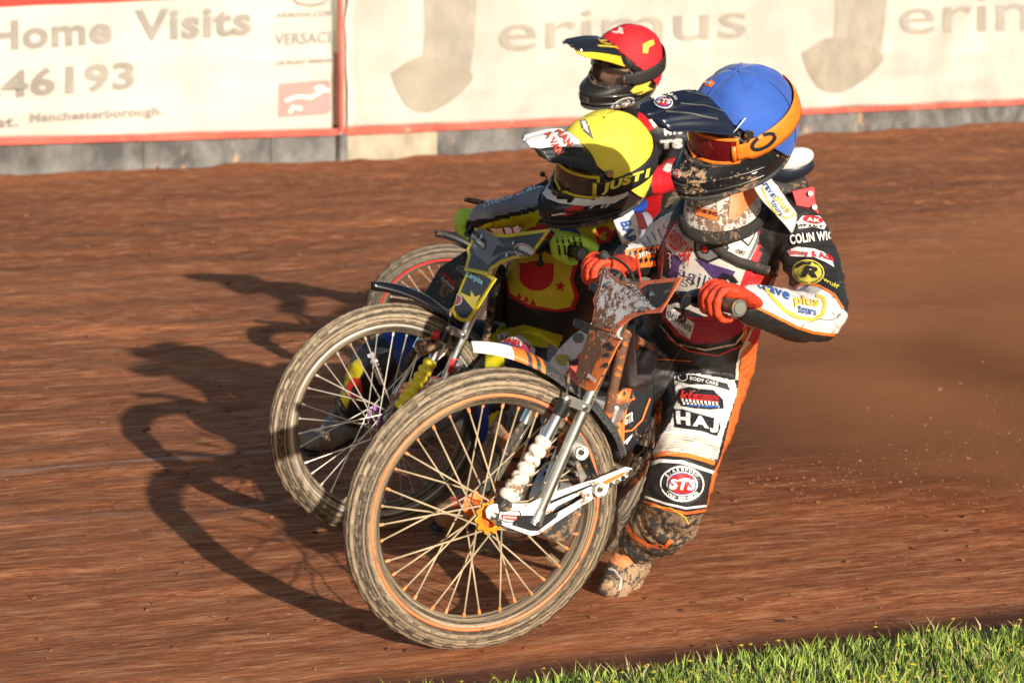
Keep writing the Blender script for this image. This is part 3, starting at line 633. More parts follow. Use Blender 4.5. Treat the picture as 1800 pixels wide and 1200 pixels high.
    for p in ((1131, 543), (1146, 517), (1069, 500)):
        sharp(MB().disc(PL(*p, so_ + spn * .006, spn), spn, .007, .006, 12).build('bolt', steel, t))
    # ---------------- frame, engine, tank, seat, rear wheel
    head = A0 + (A1 - A0) * .7 - spn * .06
    bbm = rc1 + hb * .62 + ub * .20; seatj = rear_c + hb * .30 + ub * .36
    for s in (-1, 1):
        o_ = nb_ * (.05 * s)
        tube('frame_tube', cr([tuple(head + o_ * .3), tuple(head * .55 + bbm * .45 + hb * .10 + o_), tuple(bbm + o_)], 6), .013, c['frame'], t)
        tube('frame_tube', [head + o_ * .3, seatj + o_, rear_c + nb_ * .075 * s], .011, c['frame'], t); tube('frame_tube', [bbm + o_, rear_c + nb_ * .075 * s], .012, c['frame'], t)
    F3 = Matrix((hb, nb_, ub)).transposed(); ec = bbm + hb * .06 + ub * .08
    e = MB().tube([ec - nb_ * .09, ec + nb_ * .09], [.115, .115], 24); sharp(e.build('crankcase', alu, t)); eb = ec + ub * .08 + hb * .03
    for i in range(9): MB().box(eb + ub * (.022 * i), .13 - .003 * abs(i - 4), .15, .008, F3).build('cooling_fin', blackm, t, False)
    sharp(MB().tube([eb, eb + ub * .2], .05, 16).build('cylinder', alu, t)); bevel(MB().box(eb + ub * .22, .13, .15, .06, F3).build('cylinder_head', alu, t, False), .01)
    sharp(MB().disc(ec - nb_ * .10, nb_, .1, .03, 28).build('engine_cover', blackm, t))
    tube('carburettor', [eb + ub * .17 - hb * .06, eb + ub * .2 - hb * .16], .026, alu, t)
    o = MB().tube([head - hb * .03 + ub * .02, head - hb * .18 - ub * .14, head - hb * .34 - ub * .16, head - hb * .42 - ub * .12], [.022, .036, .042, .03], 20, ell=1.1, up=ub).build('fuel_tank', mat('tank_black', (.012, .012, .014), .3), t); sharp(o, 60)
    o = MB().tube([seatj + hb * .10 + ub * .05, seatj + ub * .055, seatj - hb * .2 + ub * .06, seatj - hb * .3 + ub * .07], [.03, .04, .045, .02], 14, ell=2.2, up=ub).build('seat', blackr, t)
    wheel('rear_wheel', t, frame_m(rear_c, -hb, ub, (-hb).cross(ub)), .335, .085, TY3, steel, c['rim2'], blackm, steel, steel, 4, 36)
    vs = []
    for i in range(31):
        a = R(150 - 130 * i / 30)
        for j in range(8):
            z = j / 7 * 2 - 1; rr = .385 - .03 * z * z; vs.append(rear_c + hb * (-rr * math.cos(a)) + ub * (rr * math.sin(a)) + nb_ * (z * .085))
    solid(link('rear_mudguard', raw(vs, [(i * 8 + j, i * 8 + j + 1, i * 8 + j + 9, i * 8 + j + 8) for i in range(30) for j in range(7)]), blackp, t), .003)
    ex = [eb + ub * .2 + hb * .07, eb + ub * .1 + hb * .16 + nb_ * -.02, ec + hb * .17 - nb_ * .04 - ub * .05, ec + hb * .0 - nb_ * .15 - ub * .10, rear_c - nb_ * .16 - ub * .08]
    tube('exhaust_pipe', cr([tuple(p) for p in ex], 8), .021, steel, t, 14)
    tube('silencer', [rear_c - nb_ * .16 - ub * .08, rear_c - nb_ * .17 - hb * .35 - ub * .02], .045, alu, t, 20)
    tube('footrest', [bbm + nb_ * -.06, bbm + nb_ * -.17 - ub * .02], .012, steel, t)
    return t

PLATE = mat('shield_white_muddy', (0.66, 0.62, 0.62), .5, var=.15, mud=.62, mscale=62, mudcol=(.20, .10, .055))
C1 = dict(tyre=TY1, rim=mat('rim_dirty', (0.34, 0.25, 0.16), .6, .3, mud=.6), rim2=mat('rim_orange', (0.85, 0.22, 0.08), .5, mud=.35), hub=orangep, nip=mat('nipple_orange', (0.85, 0.26, 0.07), .5, mud=.3, mscale=90), spoke=mat('spoke_muddy', (0.42, 0.32, 0.2), .8, .1, var=.3), seed=1, spr=mat('sprocket_orange', (0.9, 0.36, 0.02), .35, .4, mud=.2, mscale=60),
    spw=.0024, link=whitep, link2=alu, chrome=chrome, gaiter=mat('gaiter_white', (0.72, 0.66, 0.56), .5, mud=.38, mscale=42), bush=mat('bush_white', (.72, .7, .64), .5, mud=.2), clamp=alu,
    guard=[mat('carbon_weave', (0.018, 0.018, 0.02), .3, col2=(0.10, .10, .10), c2scale=5, c2th=.5, stretch=(60, 60, 60), mud=0), whitep, orangep], grip=mat('grip_muddy', (0.11, 0.10, 0.075), .85, mud=.5), perch=blackp, lever=blackp, cable=mat('cable_muddy', (.3, .21, .13), .8, bump=.6, bscale=300),
    shield=mat('shield_orange_edge', (0.80, 0.17, 0.07), .5, mud=.55, mscale=50), shield2=mat('fork_shield_orange', (0.80, 0.2, 0.04), .45, mud=.55, mscale=40), frame=mat('frame_orange_muddy', (0.80, 0.2, 0.04), .45, mud=.85, mscale=45, mudcol=(.18, .09, .05)), tank=blackp)
C2 = dict(tyre=TY2, rim=mat('rim_alloy', (0.55, 0.51, 0.43), .4, .5, mud=.3), rim2=mat('rim_alloy_edge', (0.62, 0.58, 0.5), .4, .4, mud=.25), hub=mat('hub_purple', (0.19, 0.09, 0.25), .35, .6, mud=.2), nip=mat('nipple_alloy', (0.6, 0.55, 0.45), .4, .4), spoke=mat('spoke_bright', (0.62, 0.56, 0.46), .4, .5), seed=2, spr=None,
    link=mat('link_grey', (0.42, 0.43, 0.44), .35, .8), link2=alu, chrome=chrome2, gaiter=mat('gaiter_yellow', (0.8, 0.66, 0.03), .4, mud=.2), bush=alu, clamp=silverl,
    guard=[mat('guard_black', (.008, .008, .012), .18)], grip=blackr, perch=mat('perch_black', (.01, .01, .012), .4), lever=mat('lever_black', (.012, .012, .016), .3), cable=mat('cable_grey', (.22, .21, .18), .5),
    shield=mat('shield_yellow_edge', (0.78, 0.62, 0.015), .45), shield2=mat('fork_shield_yellow', (0.78, 0.62, 0.015), .45), frame=blackm, tank=blackp, sw=1.28, skew=.112, bk=-.44)
C3 = dict(C2, bk=-.24, tyre=TY3, rim=mat('rim_red_inner', (0.70, .03, .03), .4), rim2=mat('rim_red', (0.75, 0.02, 0.02), .4), hub=blackm, gaiter=blackr, seed=3, shield=redpl, shield2=mat('shield_dark3', (.02, .02, .03), .4), guard=[blackp], spoke=mat('spoke_dim', (.45, .33, .24), .6))
bike1 = motorcycle(C1, M1, 'mud caked orange and white speedway motorcycle in front, ridden by the blue helmeted rider')
def carry(t, c, py, Y, px, rot=0.0, lean=0.0):
    """stand the bike so that its front wheel touches the ground at depth Y under photo column px"""
    g = V(((px - 900) / FPX * Y, Y, 0)); n = Matrix.Rotation(R(rot), 3, 'Z') @ n1; n = (n + V((0, 0, lean))).normalized(); u = (V((0, 0, 1)) - n * n.z).normalized(); r = u.cross(n)
    M = frame_m(g + V((0, 0, -.004)) + u * WR, r, u, n); t.matrix_local = M; return M
bike2 = motorcycle(C2, None, 'black and yellow speedway motorcycle in the middle, with purple hub and yellow fork gaiter')
M2 = carry(bike2, C2, 938, 8.0, 657)
bike3 = motorcycle(C3, None, 'rearmost speedway motorcycle with red rimmed front wheel, mostly hidden behind the other two')
M3 = carry(bike3, C3, 677, 11.47, 790, -24, -.34)
def mv(M): # first-bike pixel, plane k -> moved pixel
    A = M @ M1.inverted(); return lambda x, y, k=.07: pix(A @ Lw(x, y, k))
bpy.context.view_layer.update()
for t_, C_ in ((bike1, C1), (bike2, C2), (bike3, C3)): BARS = globals().setdefault('BARS', {}); BARS[t_.name] = C_['bar']
def barp_at(bike, k):
    b = BARS[bike.name]; M = mw(bike); i = 0 if k > 0 else -1; j = 1 if k > 0 else -2
    q = (k - b[i].z) / (b[j].z - b[i].z); return M @ (b[i] + (b[j] - b[i]) * q)
r1v = r1
# ------------------------------------------------------------ rider building blocks
def smooth(a, b, x):
    t = min(1, max(0, (x - a) / (b - a))); return t * t * (3 - 2 * t)
def remesh(mb, vox, it=4, fac=.5):
    me = mb.mesh(); o = bpy.data.objects.new('r', me); COL.objects.link(o)
    m = o.modifiers.new('r', 'REMESH'); m.mode = 'VOXEL'; m.voxel_size = vox; s = o.modifiers.new('s', 'SMOOTH'); s.iterations = it; s.factor = fac
    dg = bpy.context.evaluated_depsgraph_get(); out = bpy.data.meshes.new_from_object(o.evaluated_get(dg)); bpy.data.objects.remove(o); return out
class Body:
    """limbs given as photo pixel, depth, radius; grown into one continuous surface"""
    def __init__(s, limbs, vox=.0065, folds=.004, seed=1, extra=None):
        mb = MB(); s.segs = []
        for nm, pts, ell_, up_ in limbs:
            cp = cr([(*P(x, y, Y), r) for x, y, Y, r in pts], 10); pp = [V(p[:3]) for p in cp]; rr = [p[3] for p in cp]; L_ = 0
            for i in range(1, len(pp)): L_ += (pp[i] - pp[i - 1]).length
            mb.tube(pp, rr, 26, ell=ell_, up=up_); mb.ball(pp[0], rr[0], 10); mb.ball(pp[-1], rr[-1] * .98, 10)
            d = 0
            for i in range(len(pp) - 1):
                l = (pp[i + 1] - pp[i]).length; s.segs.append((nm, pp[i], pp[i + 1], rr[i], d, (ell_ or 1))); d += l
        if extra: extra(mb)
        me = remesh(mb, vox, 5); n = len(me.vertices); co = np.empty(n * 3); me.vertices.foreach_get('co', co); co = co.reshape(-1, 3)
        no = np.array([tuple(v.normal) for v in me.vertices])
        bi, tt = s.near(co); ph = np.zeros(n)
        for i in range(n):
            nm = s.segs[bi[i]][0]; t = tt[i]; x, y, z = co[i]; q = seed + hash_(nm)
            j = s.jw(nm, t)
            a = mnoise.noise(V((t * 26 + 2.2 * mnoise.noise(V((x * 7, y * 7, z * 7 + q))), q, z * 3))) * (.35 + 1.2 * j) + .6 * mnoise.noise(V((x * 13, y * 13, z * 13 + q)))
            a += .5 * (1 - abs(mnoise.noise(V((x * 16, y * 16, z * 26 + q)))) * 3) + .35 * mnoise.noise(V((x * 42, y * 42, z * 60)))
            ph[i] = a * folds * (.45 if nm == 'torso' else 1)
        co += no * ph[:, None]; me.vertices.foreach_set('co', co.ravel()); me.update(); s.me = me; s.co = co
        s.vb = bi
    def jw(s, nm, t):
        J = s.J.get(nm, ()); return max([math.exp(-((t - j) / .09) ** 2) for j in J] + [0]) if J else 0
    J = {'arm_l': (.28,), 'arm_r': (.22,), 'leg_l': (.42, .6), 'leg_r': (.42,), 'torso': (.05, .12)}
    def near(s, co):
        best = np.full(len(co), 1e9); bi = np.zeros(len(co), int); tt = np.zeros(len(co))
        for k, (nm, a, b, r, d, e) in enumerate(s.segs):
            A = np.array(a); D = np.array(b) - A; l2 = D @ D + 1e-12; t = np.clip(((co - A) @ D) / l2, 0, 1)
            q = np.linalg.norm(co - A - t[:, None] * D, axis=1) - r * (1 + (e - 1) * .4); m = q < best; best[m] = q[m]; bi[m] = k; tt[m] = d + t[m] * math.sqrt(l2)
        return bi, tt
    def finish(s, name, mats, parent):
        s.o = link(name, s.me, mats, parent); s.fv = [tuple(p.vertices) for p in s.me.polygons]; s.fb = [s.segs[s.vb[f[0]]][0] for f in s.fv]
        s.fc = np.array([s.co[list(f)].mean(0) for f in s.fv]); s.px, s.py = pix_np(s.fc); s.fb = np.array(s.fb); return s
    def paint(s, poly, mi, bones=None, thr=None):
        m = inpoly(s.px, s.py, poly)
        if bones: m &= np.isin(s.fb, bones)
        for i in np.nonzero(m)[0]: s.o.data.polygons[i].material_index = mi
    def tgt(s, *bones):
        fs = [f for f, b in zip(s.fv, s.fb) if (not bones or b in bones)]
        return Tgt(s.co, fs)
def hash_(t): return sum(ord(c) * (i + 3) for i, c in enumerate(t)) % 97

# helmet: local x forward, y to the wearer's left, z up
def hs(az, z, off=0.0, chin=1.0):
    p = math.sqrt(max(0, 1 - (z / .148) ** 2)) if z > 0 else 1 - .16 * (z / .135) ** 2
    c = math.cos(az); s_ = math.sin(az); ax = .130 if c > 0 else .150; w_ = 0
    if c > 0: w_ = (smooth(-.015, -.085, z)) * c ** 1.4 * .085 * chin
    x = (ax * p + w_) * c; y = .120 * p * s_ * (1 + .06 * (smooth(-.02, -.09, z)))
    n = V((c / ax, s_ / .12, (z / .148 / .148 * p if z > 0 else z * .3) * 1)).normalized()
    if off and z > 0: n = V((x / .13 ** 2, y / .12 ** 2, z / .148 ** 2)).normalized()
    return V((x, y, z + .045 * (1 - c) * .5 * smooth(-.01, -.13, z))) + n * off
def hgrid(z0, z1, nz, az0, az1, na, off, keep=None, wr=0, seed=0):
    vs = []; meta = []
    for j in range(nz + 1):
        q = j / nz; z = z0 + (z1 - z0) * q
        if z1 > .14: z = z0 + (z1 - z0) * math.sin(q * math.pi / 2) ** 1.0
        for i in range(na + 1):
            az = az0 + (az1 - az0) * i / na; o = off
            p0 = hs(az, min(z, .1479), 0)
            if wr: o += wr * mnoise.noise(V((p0.x * 9, p0.y * 9, p0.z * 9 + seed))) + wr * .6 * abs(math.sin(az * 2.5)) + wr * .5 * abs(mnoise.noise(V((p0.x * 22, p0.y * 22, p0.z * 22 + seed))))
            vs.append(hs(az, min(z, .1479), o)); meta.append((az, z))
    k = na + 1; fs = []
    for j in range(nz):
        for i in range(na):
            a = meta[j * k + i]; b = meta[(j + 1) * k + i + 1]; m = ((a[0] + b[0]) / 2, (a[1] + b[1]) / 2)
            if keep is None or keep(*m): fs.append((j * k + i, j * k + i + 1, (j + 1) * k + i + 1, (j + 1) * k + i))
    return vs, fs
def in_port(az, z, e=1.0): return (abs(az) / (R(64) * e)) ** 3.2 + (abs(z + .000) / (.044 * e)) ** 3.2 < 1
def helmet(person, M, c, peak_l=.30, peak_up=.055):
    tr = lambda vs: [M @ v for v in vs]
    h = node('helmet', person, M)
    vs, fs = hgrid(-.135, .148, 64, -math.pi, math.pi, 120, 0, lambda a, z: not in_port(a, z))
    sh = link('shell', raw(tr(vs), fs), c['shell'], h); solid(sh, .012)
    vs, fs = hgrid(-.125, .146, 20, -math.pi, math.pi, 48, -.016, lambda a, z: not in_port(a, z, 1.0)); link('lining', raw(tr(vs), fs), blackr, h)
    # rolled edges: port and bottom
    pe = [hs(R(64) * math.copysign(abs(math.cos(t)) ** .62, math.cos(t)), -.000 + .044 * math.copysign(abs(math.sin(t)) ** .62, math.sin(t)), .0) for t in np.linspace(0, 2 * math.pi, 61)]
    MB().tube(tr(pe), .0055, 8).build('port_trim', c.get('trim', blackr), h)
    be = [hs(a, -.135, 0) for a in np.linspace(-math.pi, math.pi, 61)]; MB().tube(tr(be), .007, 8).build('edge_trim', blackr, h)
    # chin ridges and vent
    for z_, rr in ((-.075, .004), (-.112, .005)):
        MB().tube(tr([hs(a, z_, .002) for a in np.linspace(-1.5, 1.5, 41)]), rr, 8).build('chin_ridge', c.get('ridge', c['shell']), h)
    for k in range(3):
        MB().tube(tr([hs(a, -.088 - .010 * k, .003) for a in np.linspace(-.25, .25, 9)]), .0032, 6).build('chin_vent_bar', blackr, h)
    # cloth cover
    vs, fs = hgrid(-.12, .148, 60, -math.pi, math.pi, 110, .0055, None, .0065, c['seed']); bm = bmesh.new(); me = raw(vs, fs); bm.from_mesh(me); pn = V((-c.get('capn', .72), 0, .70)).normalized()
    bmesh.ops.remove_doubles(bm, verts=bm.verts, dist=.0004)
    bmesh.ops.bisect_plane(bm, geom=bm.verts[:] + bm.edges[:] + bm.faces[:], plane_co=V((c.get('capx', .072), 0, .085)), plane_no=pn, clear_inner=True); bm.to_mesh(me); bm.free()
    me.transform(M); cap = link('cap_cover', me, c['cap'], h); solid(cap, .002)
    for a in ([(R(x), 0) for x in ()]): pass
    sm = [hs(0 if q > 0 else math.pi, min(.1478, .148 * math.cos(abs(q))), .0095) for q in np.linspace(-1.75, .75, 30)]
    MB().tube(tr(sm), .0013, 6).build('cap_seam', c['cap'], h)
    for s_ in (-1, 1): MB().tube(tr([hs(R(128) * s_, min(.1478, .148 * math.cos(q)) if q < 1.57 else .148 * math.cos(q), .0095) for q in np.linspace(.05, 2.0, 26)]), .0013, 6).build('cap_seam', c['cap'], h)
    # peak
    nu, nv = 26, 60; vs = []
    for i in range(nu + 1):
        u = i / nu; x = .080 + (peak_l - .080) * u; hwid = .114 - .034 * smooth(.15, 1, u) - .03 * smooth(.90, 1, u); zc = .112 + peak_up * u - .035 * u * u
        for j in range(nv + 1):
            v = j / nv * 2 - 1; dr = (.060 - .034 * u) * abs(v) ** 2.4; rg_ = .010 * (1 - smooth(.20, .26, abs(v))) + .010 * (smooth(.44, .50, abs(v)) - smooth(.62, .68, abs(v))) - .008 * smooth(.74, .80, abs(v)) + .008 * smooth(.92, .96, abs(v))
            vs.append(V((x - .02 * abs(v) ** 2 * u, v * hwid, zc - dr + rg_ * (1 - .6 * u) * smooth(0, .15, u))))
    pk = link('peak', raw(tr(vs), [(i * (nv + 1) + j, (i + 1) * (nv + 1) + j, (i + 1) * (nv + 1) + j + 1, i * (nv + 1) + j + 1) for i in range(nu) for j in range(nv)]), c['peak'], h); solid(pk, .004); pk.data.flip_normals() if False else None
    if c.get('peakf'):
        for p in pk.data.polygons: p.material_index = c['peakf'](p.index // nv / nu, (p.index % nv) / nv * 2 - 1)
    for s_ in (-1, 1):
        sharp(MB().disc(M @ V((.055, .122 * s_, .052)), M.to_3x3() @ V((0, 1, 0)), .012, .008, 16).build('peak_screw', steel, h))
    # goggles
    lv = []; lf = []; na, nz = 36, 12
    for j in range(nz + 1):
        for i in range(na + 1):
            a = i / na * 2 - 1; b = j / nz * 2 - 1; zz = .000 + .037 * b * (1 - .12 * a * a) - (.012 * (1 - min(1, abs(a) * 5)) if b < 0 else 0) * abs(b); lv.append(hs(R(56) * a, zz, 0, 0) + V((.012 * math.cos(a), .002 * a, 0)))
    lf = [(j * (na + 1) + i, j * (na + 1) + i + 1, (j + 1) * (na + 1) + i + 1, (j + 1) * (na + 1) + i) for j in range(nz) for i in range(na)]
    ln = link('goggle_lens', raw(tr(lv), lf), c['lens'], h); solid(ln, .0015)
    bd = [lv[i] for i in range(na + 1)] + [lv[j * (na + 1) + na] for j in range(1, nz + 1)] + [lv[nz * (na + 1) + i] for i in range(na - 1, -1, -1)] + [lv[j * (na + 1)] for j in range(nz - 1, -1, -1)]
    MB().tube(tr(bd), .0048, 8).build('goggle_frame', c['frame'], h)
    for s_ in (1, -1):
        vs = []; n_ = 40
        for i in range(n_ + 1):
            q = i / n_; a = (R(52) + (math.pi - R(52)) * q) * s_; zc = -.002 + c.get('rise', .035) * q; hw = .0255 + (.002 if q > .1 else -.004)
            for b in (-1, -.5, 0, .5, 1): vs.append(hs(a, zc + hw * b, .0135 if q > .08 else .010, 0))
        st = link('goggle_strap', raw(tr(vs), [(i * 5 + j, i * 5 + j + 1, i * 5 + j + 6, i * 5 + j + 5) for i in range(n_) for j in range(4)]), c['strap'], h); solid(st, .0022)
        if s_ == 1: c['strapo'] = st
        e = MB().tube(tr([hs(R(50) * s_, -.026, .008), hs(R(50) * s_, .016, .008)]), .007, 8).build('goggle_outrigger', c['frame'], h)
    # face inside
    f = MB(); 
    skin = mat('skin', (.62, .34, .24), .5, var=.15, vscale=30)
    vs, fs = [], []
    n_ = 24
    for i in range(n_ + 1):
        t = math.pi * i / n_
        for k in range(2 * n_):
            a = math.pi * k / n_; x = .092 * math.sin(t) * math.cos(a); y = .072 * math.sin(t) * math.sin(a); z = .115 * math.cos(t)
            if x > 0:
                x += .026 * math.exp(-((y / .014) ** 2)) * (math.exp(-(((z + .028) / .018) ** 2)) + .55 * math.exp(-(((z - .0) / .022) ** 2)))
                x += .006 * math.exp(-((y / .026) ** 2) - (((z + .062) / .006) ** 2)) + .006 * math.exp(-((y / .024) ** 2) - (((z + .074) / .006) ** 2)) + .007 * math.exp(-(((z - .028) / .008) ** 2) - ((abs(y) - .03) / .02) ** 2) - .012 * math.exp(-(((z - .008) / .012) ** 2) - ((abs(y) - .03) / .015) ** 2)
            vs.append(M @ V((x + .012, y, z - .005)))
    fs = [(i * 2 * n_ + k, (i + 1) * 2 * n_ + k, (i + 1) * 2 * n_ + (k + 1) % (2 * n_), i * 2 * n_ + (k + 1) % (2 * n_)) for i in range(n_) for k in range(2 * n_)]
    fo = link('head', raw(vs, fs), skin, person)
    for s_ in (-1, 1):
        MB().ball(M @ V((.087, .030 * s_, .003)), .0115, 10).build('eye', mat('eye_white', (.75, .72, .68), .2), fo); MB().ball(M @ V((.0955, .030 * s_, .003)), .0052, 8).build('iris', mat('iris', (.04, .05, .06), .1), fo)
        MB().tube([M @ V((.098, .016 * s_, .022)), M @ V((.099, .03 * s_, .026)), M @ V((.090, .046 * s_, .020))], .0028, 6).build('eyebrow', mat('brow', (.08, .045, .02), .9), fo)
    MB().tube([M @ V((.112, -.018, -.0725)), M @ V((.116, 0, -.0735)), M @ V((.112, .018, -.0725))], .002, 6).build('mouth', mat('lip_line', (.2, .07, .06), .6), fo)
    c['h'] = h; c['shello'] = sh; c['capo'] = cap; c['peako'] = pk; return h
def hmat(px, py, Y, f, l, k=1.0):
    f = V(f).normalized(); l = V(l); l = (l - f * l.dot(f)).normalized(); u = f.cross(l); c = P(px, py, Y); return frame_m(c, f * k, l * k, u * k)

def glove(person, c, A, F, U, wrist, wr, m, m2=None, side=1, rb=.0185):
    """hand closed round a bar: c on the bar axis, A outward along it, F forwards, U back of the hand"""
    A = A.normalized(); U = (U - A * U.dot(A)).normalized(); F = (F - A * F.dot(A) - U * F.dot(U)).normalized(); mb = MB()
    q = lambda a, f, u: c + A * a + F * f + U * u
    for k, (a, ln, rr) in enumerate(((-.034, .96, .0095), (-.0115, 1.06, .0102), (.0115, 1.0, .0098), (.033, .84, .0088))):
        pts = [q(a, -.022, .040), q(a, .012, .043), q(a * 1.02, .036 * ln, .020), q(a * 1.02, .031 * ln, -.014), q(a, .010, -.031), q(a, -.010, -.030)]
        fine = cr([tuple(p) for p in pts], 6); n_ = len(fine); rd = [rr * (1.06 - .2 * i / n_) + .0016 * (math.exp(-((i - 7) / 1.6) ** 2) + math.exp(-((i - 13) / 1.6) ** 2) + math.exp(-((i - 19) / 1.6) ** 2)) for i in range(n_)]
        mb.tube(fine, rd, 12); mb.ball(fine[-1], rd[-1], 8); mb.ball(q(a, .006, .044), rr * 1.12, 8)
    pw = V(wrist); pm = q(0, -.025, .030)
    mb.tube(cr([tuple(q(0, .008, .034)), tuple(q(0, -.03, .030)), tuple(pw * .45 + q(0, -.05, .02) * .55), tuple(pw)], 6), [.0155 + .004 * math.sin(i / 18 * 3) for i in range(19)], 18, ell=2.0, up=U)
    th = cr([tuple(q(-.030, -.045, .012)), tuple(q(-.050, -.030, -.012)), tuple(q(-.050, -.004, -.028)), tuple(q(-.045, .020, -.024))], 6)
    mb.tube(th, [.0165 - .005 * i / len(th) for i in range(len(th))], 12); mb.ball(th[-1], .0115, 8)
    d = (pw - q(0, -.03, .03)).normalized(); me = remesh(mb, .0034, 2)
    for v in me.vertices: v.co += v.normal * (.0013 * mnoise.noise(v.co * 55) + .0012 * (1 - 2.5 * abs(mnoise.noise(v.co * 90))))
    o = link('glove', me, m, person)
    cf = MB().tube([pw - d * .015, pw + d * .012, pw + d * .035], [wr * .92, wr * 1.0, wr * 1.08], 20, up=U).build('glove_cuff', m2 or m, person)
    return o
def boot(person, knee, ankle, toe, up, m, r=.05, shoe=None, name='boot'):
    """shaft from below the knee to the ankle, foot to the toe, sole along up"""
    k, a, t = V(knee), V(ankle), V(toe); up = V(up).normalized(); f = (t - a).normalized(); hl = a - f * .055 - up * .045; mb = MB()
    sp = cr([tuple(k), tuple((k + a) / 2), tuple(a + (k - a).normalized() * .03)], 6)
    mb.tube(sp, [r * 1.22 - r * .2 * i / 12 for i in range(len(sp))], 20); mb.tube([hl, a - up * .02 + f * .02, a + f * .12 - up * .045, t - f * .03 - up * .02, t - up * .02], [r * .8, r * .95, r * .72, r * .62, r * .40], 20, up=up, ell=1.12)
    mb.ball(a, r * 1.02, 12); mb.ball(hl, r * .8, 10); mb.ball(t - f * .03 - up * .02, r * .6, 10)
    me = remesh(mb, .006, 4)
    for v in me.vertices: v.co += v.normal * (.003 * mnoise.noise(v.co * 30) + .002 * mnoise.noise(v.co * 80))
    b = link(name, me, m, person)
    s = up; w_ = f.cross(up).normalized(); pts = []
    for x, y in ((-.075, .0), (-.06, .034), (0, .04), (.08, .044), (.15, .040), (.2, .022), (.21, 0)): pts.append((x, y))
    ol = pts + [(x, -y) for x, y in pts[::-1][1:-1]]; L_ = (t - a).length; vs = []
    for h in (0, -.016):
        for x, y in ol: vs.append(a + f * (x * (L_ + .01) / .21) + w_ * y - up * (r * .8 + .035) * (1 - .35 * smooth(.05, .2, x)) + up * h)
    n_ = len(ol); so_ = raw(vs, [tuple(range(n_)), tuple(range(2 * n_ - 1, n_ - 1, -1))] + [(i, (i + 1) % n_, n_ + (i + 1) % n_, n_ + i)[::-1] for i in range(n_)]); bevel(link('boot_sole', so_, shoe or blackr, b, False), .004)
    for q in (.25, .55): 
        p = k * (1 - q) + a * q; dd = (a - k).normalized(); sharp(MB().disc(p, dd, r * (1.26 - .1 * q), .016, 24, r0=r * .9).build('boot_strap', blackr, b))
    return b
# ------------------------------------------------------------ rider in the blue cap (front)
lea = dict(bump=.35, bscale=45)
blk = mat('leather_black', (0.022, 0.020, 0.020), .5, mud=.14, mscale=110, mudcol=(.15, .10, .065), **lea)
wht = mat('leather_white', (0.74, 0.70, 0.66), .5, mud=.22, mscale=60, bump=.25, bscale=40)
wht2 = mat('leather_white_grimy', (0.66, 0.56, 0.42), .6, mud=.45, mscale=50, bump=.3, bscale=40)
org = mat('leather_orange', (0.78, 0.16, 0.035), .5, mud=.2, **lea); red = mat('cloth_red', (0.62, 0.022, 0.028), .6, mud=.3, mscale=60, bump=.2)
glr = mat('glove_red', (0.74, 0.06, 0.016), .6, mud=.16, bump=.8, bscale=120, col2=(.42, .025, .015), c2scale=24, c2th=.60)
r1 = thing('person', P(1180, 980, 7.1), 'speedway rider in blue cap cover with orange goggle strap and number 7 race jacket', 'person', 'speedway riders')
front = V((-.28, -.95, .1))
body1 = Body([
    ('torso', [(1226, 640, 7.24, .115), (1230, 590, 7.14, .118), (1246, 510, 7.0, .115), (1268, 430, 6.9, .120), (1288, 385, 6.86, .10), (1296, 340, 6.82, .06)], 1.42, front),
    ('arm_l', [(1310, 400, 6.86, .085), (1385, 400, 6.82, .083), (1418, 440, 6.76, .074), (1436, 500, 6.66, .070), (1441, 548, 6.52, .069), (1405, 556, 6.42, .062), (1360, 544, 6.33, .055), (1322, 536, 6.27, .050)], None, None),
    ('arm_r', [(1270, 400, 6.88, .085), (1208, 398, 6.96, .072), (1172, 420, 7.05, .060), (1150, 446, 7.10, .055), (1125, 456, 7.02, .047), (1104, 456, 6.94, .042)], None, None),
    ('leg_l', [(1258, 620, 7.22, .112), (1240, 680, 7.14, .112), (1226, 745, 7.04, .102), (1205, 805, 6.94, .088), (1194, 850, 6.90, .090), (1178, 900, 6.96, .088), (1150, 930, 7.04, .080), (1128, 950, 7.08, .066)], None, None),
    ('leg_r', [(1195, 620, 7.22, .112), (1110, 655, 7.14, .10), (1030, 690, 7.08, .088), (955, 712, 7.10, .076), (925, 745, 7.2, .062), (900, 780, 7.28, .055)], None, None)],
    .0058, .0074, 3).finish('body', [blk, wht, wht2, org, red, mat('leather_muddy', (.03, .026, .024), .7, mud=.62, mscale=46, mudcol=(.26, .165, .095), bump=.6, bscale=60)], r1)
body1.paint([(1050, 884), (1140, 886), (1205, 908), (1300, 890), (1300, 1000), (1050, 1000)], 5, ['leg_l'])
# colour blocks of the suit
body1.paint([(1205, 360), (1180, 372), (1120, 405), (1100, 440), (1145, 432), (1180, 425), (1205, 410)], 1, ['arm_r'])
wf = [(1300, 480), (1330, 488), (1380, 500), (1398, 505), (1414, 499), (1440, 503), (1468, 520), (1484, 545), (1500, 560), (1500, 588), (1484, 585), (1462, 587), (1430, 583), (1402, 574), (1365, 556), (1335, 541), (1306, 531)]
body1.paint(wf, 1, ['arm_l'])
body1.paint([(1310, 480), (1302, 640), (1294, 700), (1281, 745), (1268, 800), (1252, 835), (1240, 900), (1500, 900), (1500, 480)], 3, ['leg_l', 'torso'])
body1.paint([(1318, 480), (1400, 480), (1400, 610), (1345, 600), (1312, 608)], 4, ['torso', 'leg_l'])
body1.paint([(1183, 653), (1225, 656), (1292, 668), (1296, 690), (1283, 730), (1271, 765), (1261, 808), (1200, 796), (1146, 798), (1160, 768), (1180, 740), (1189, 700)], 1, ['leg_l'])
tk, ta, tl = body1.tgt('torso', 'leg_l', 'leg_r'), body1.tgt('arm_l'), body1.tgt('leg_l')
tr1 = body1.tgt('arm_r')
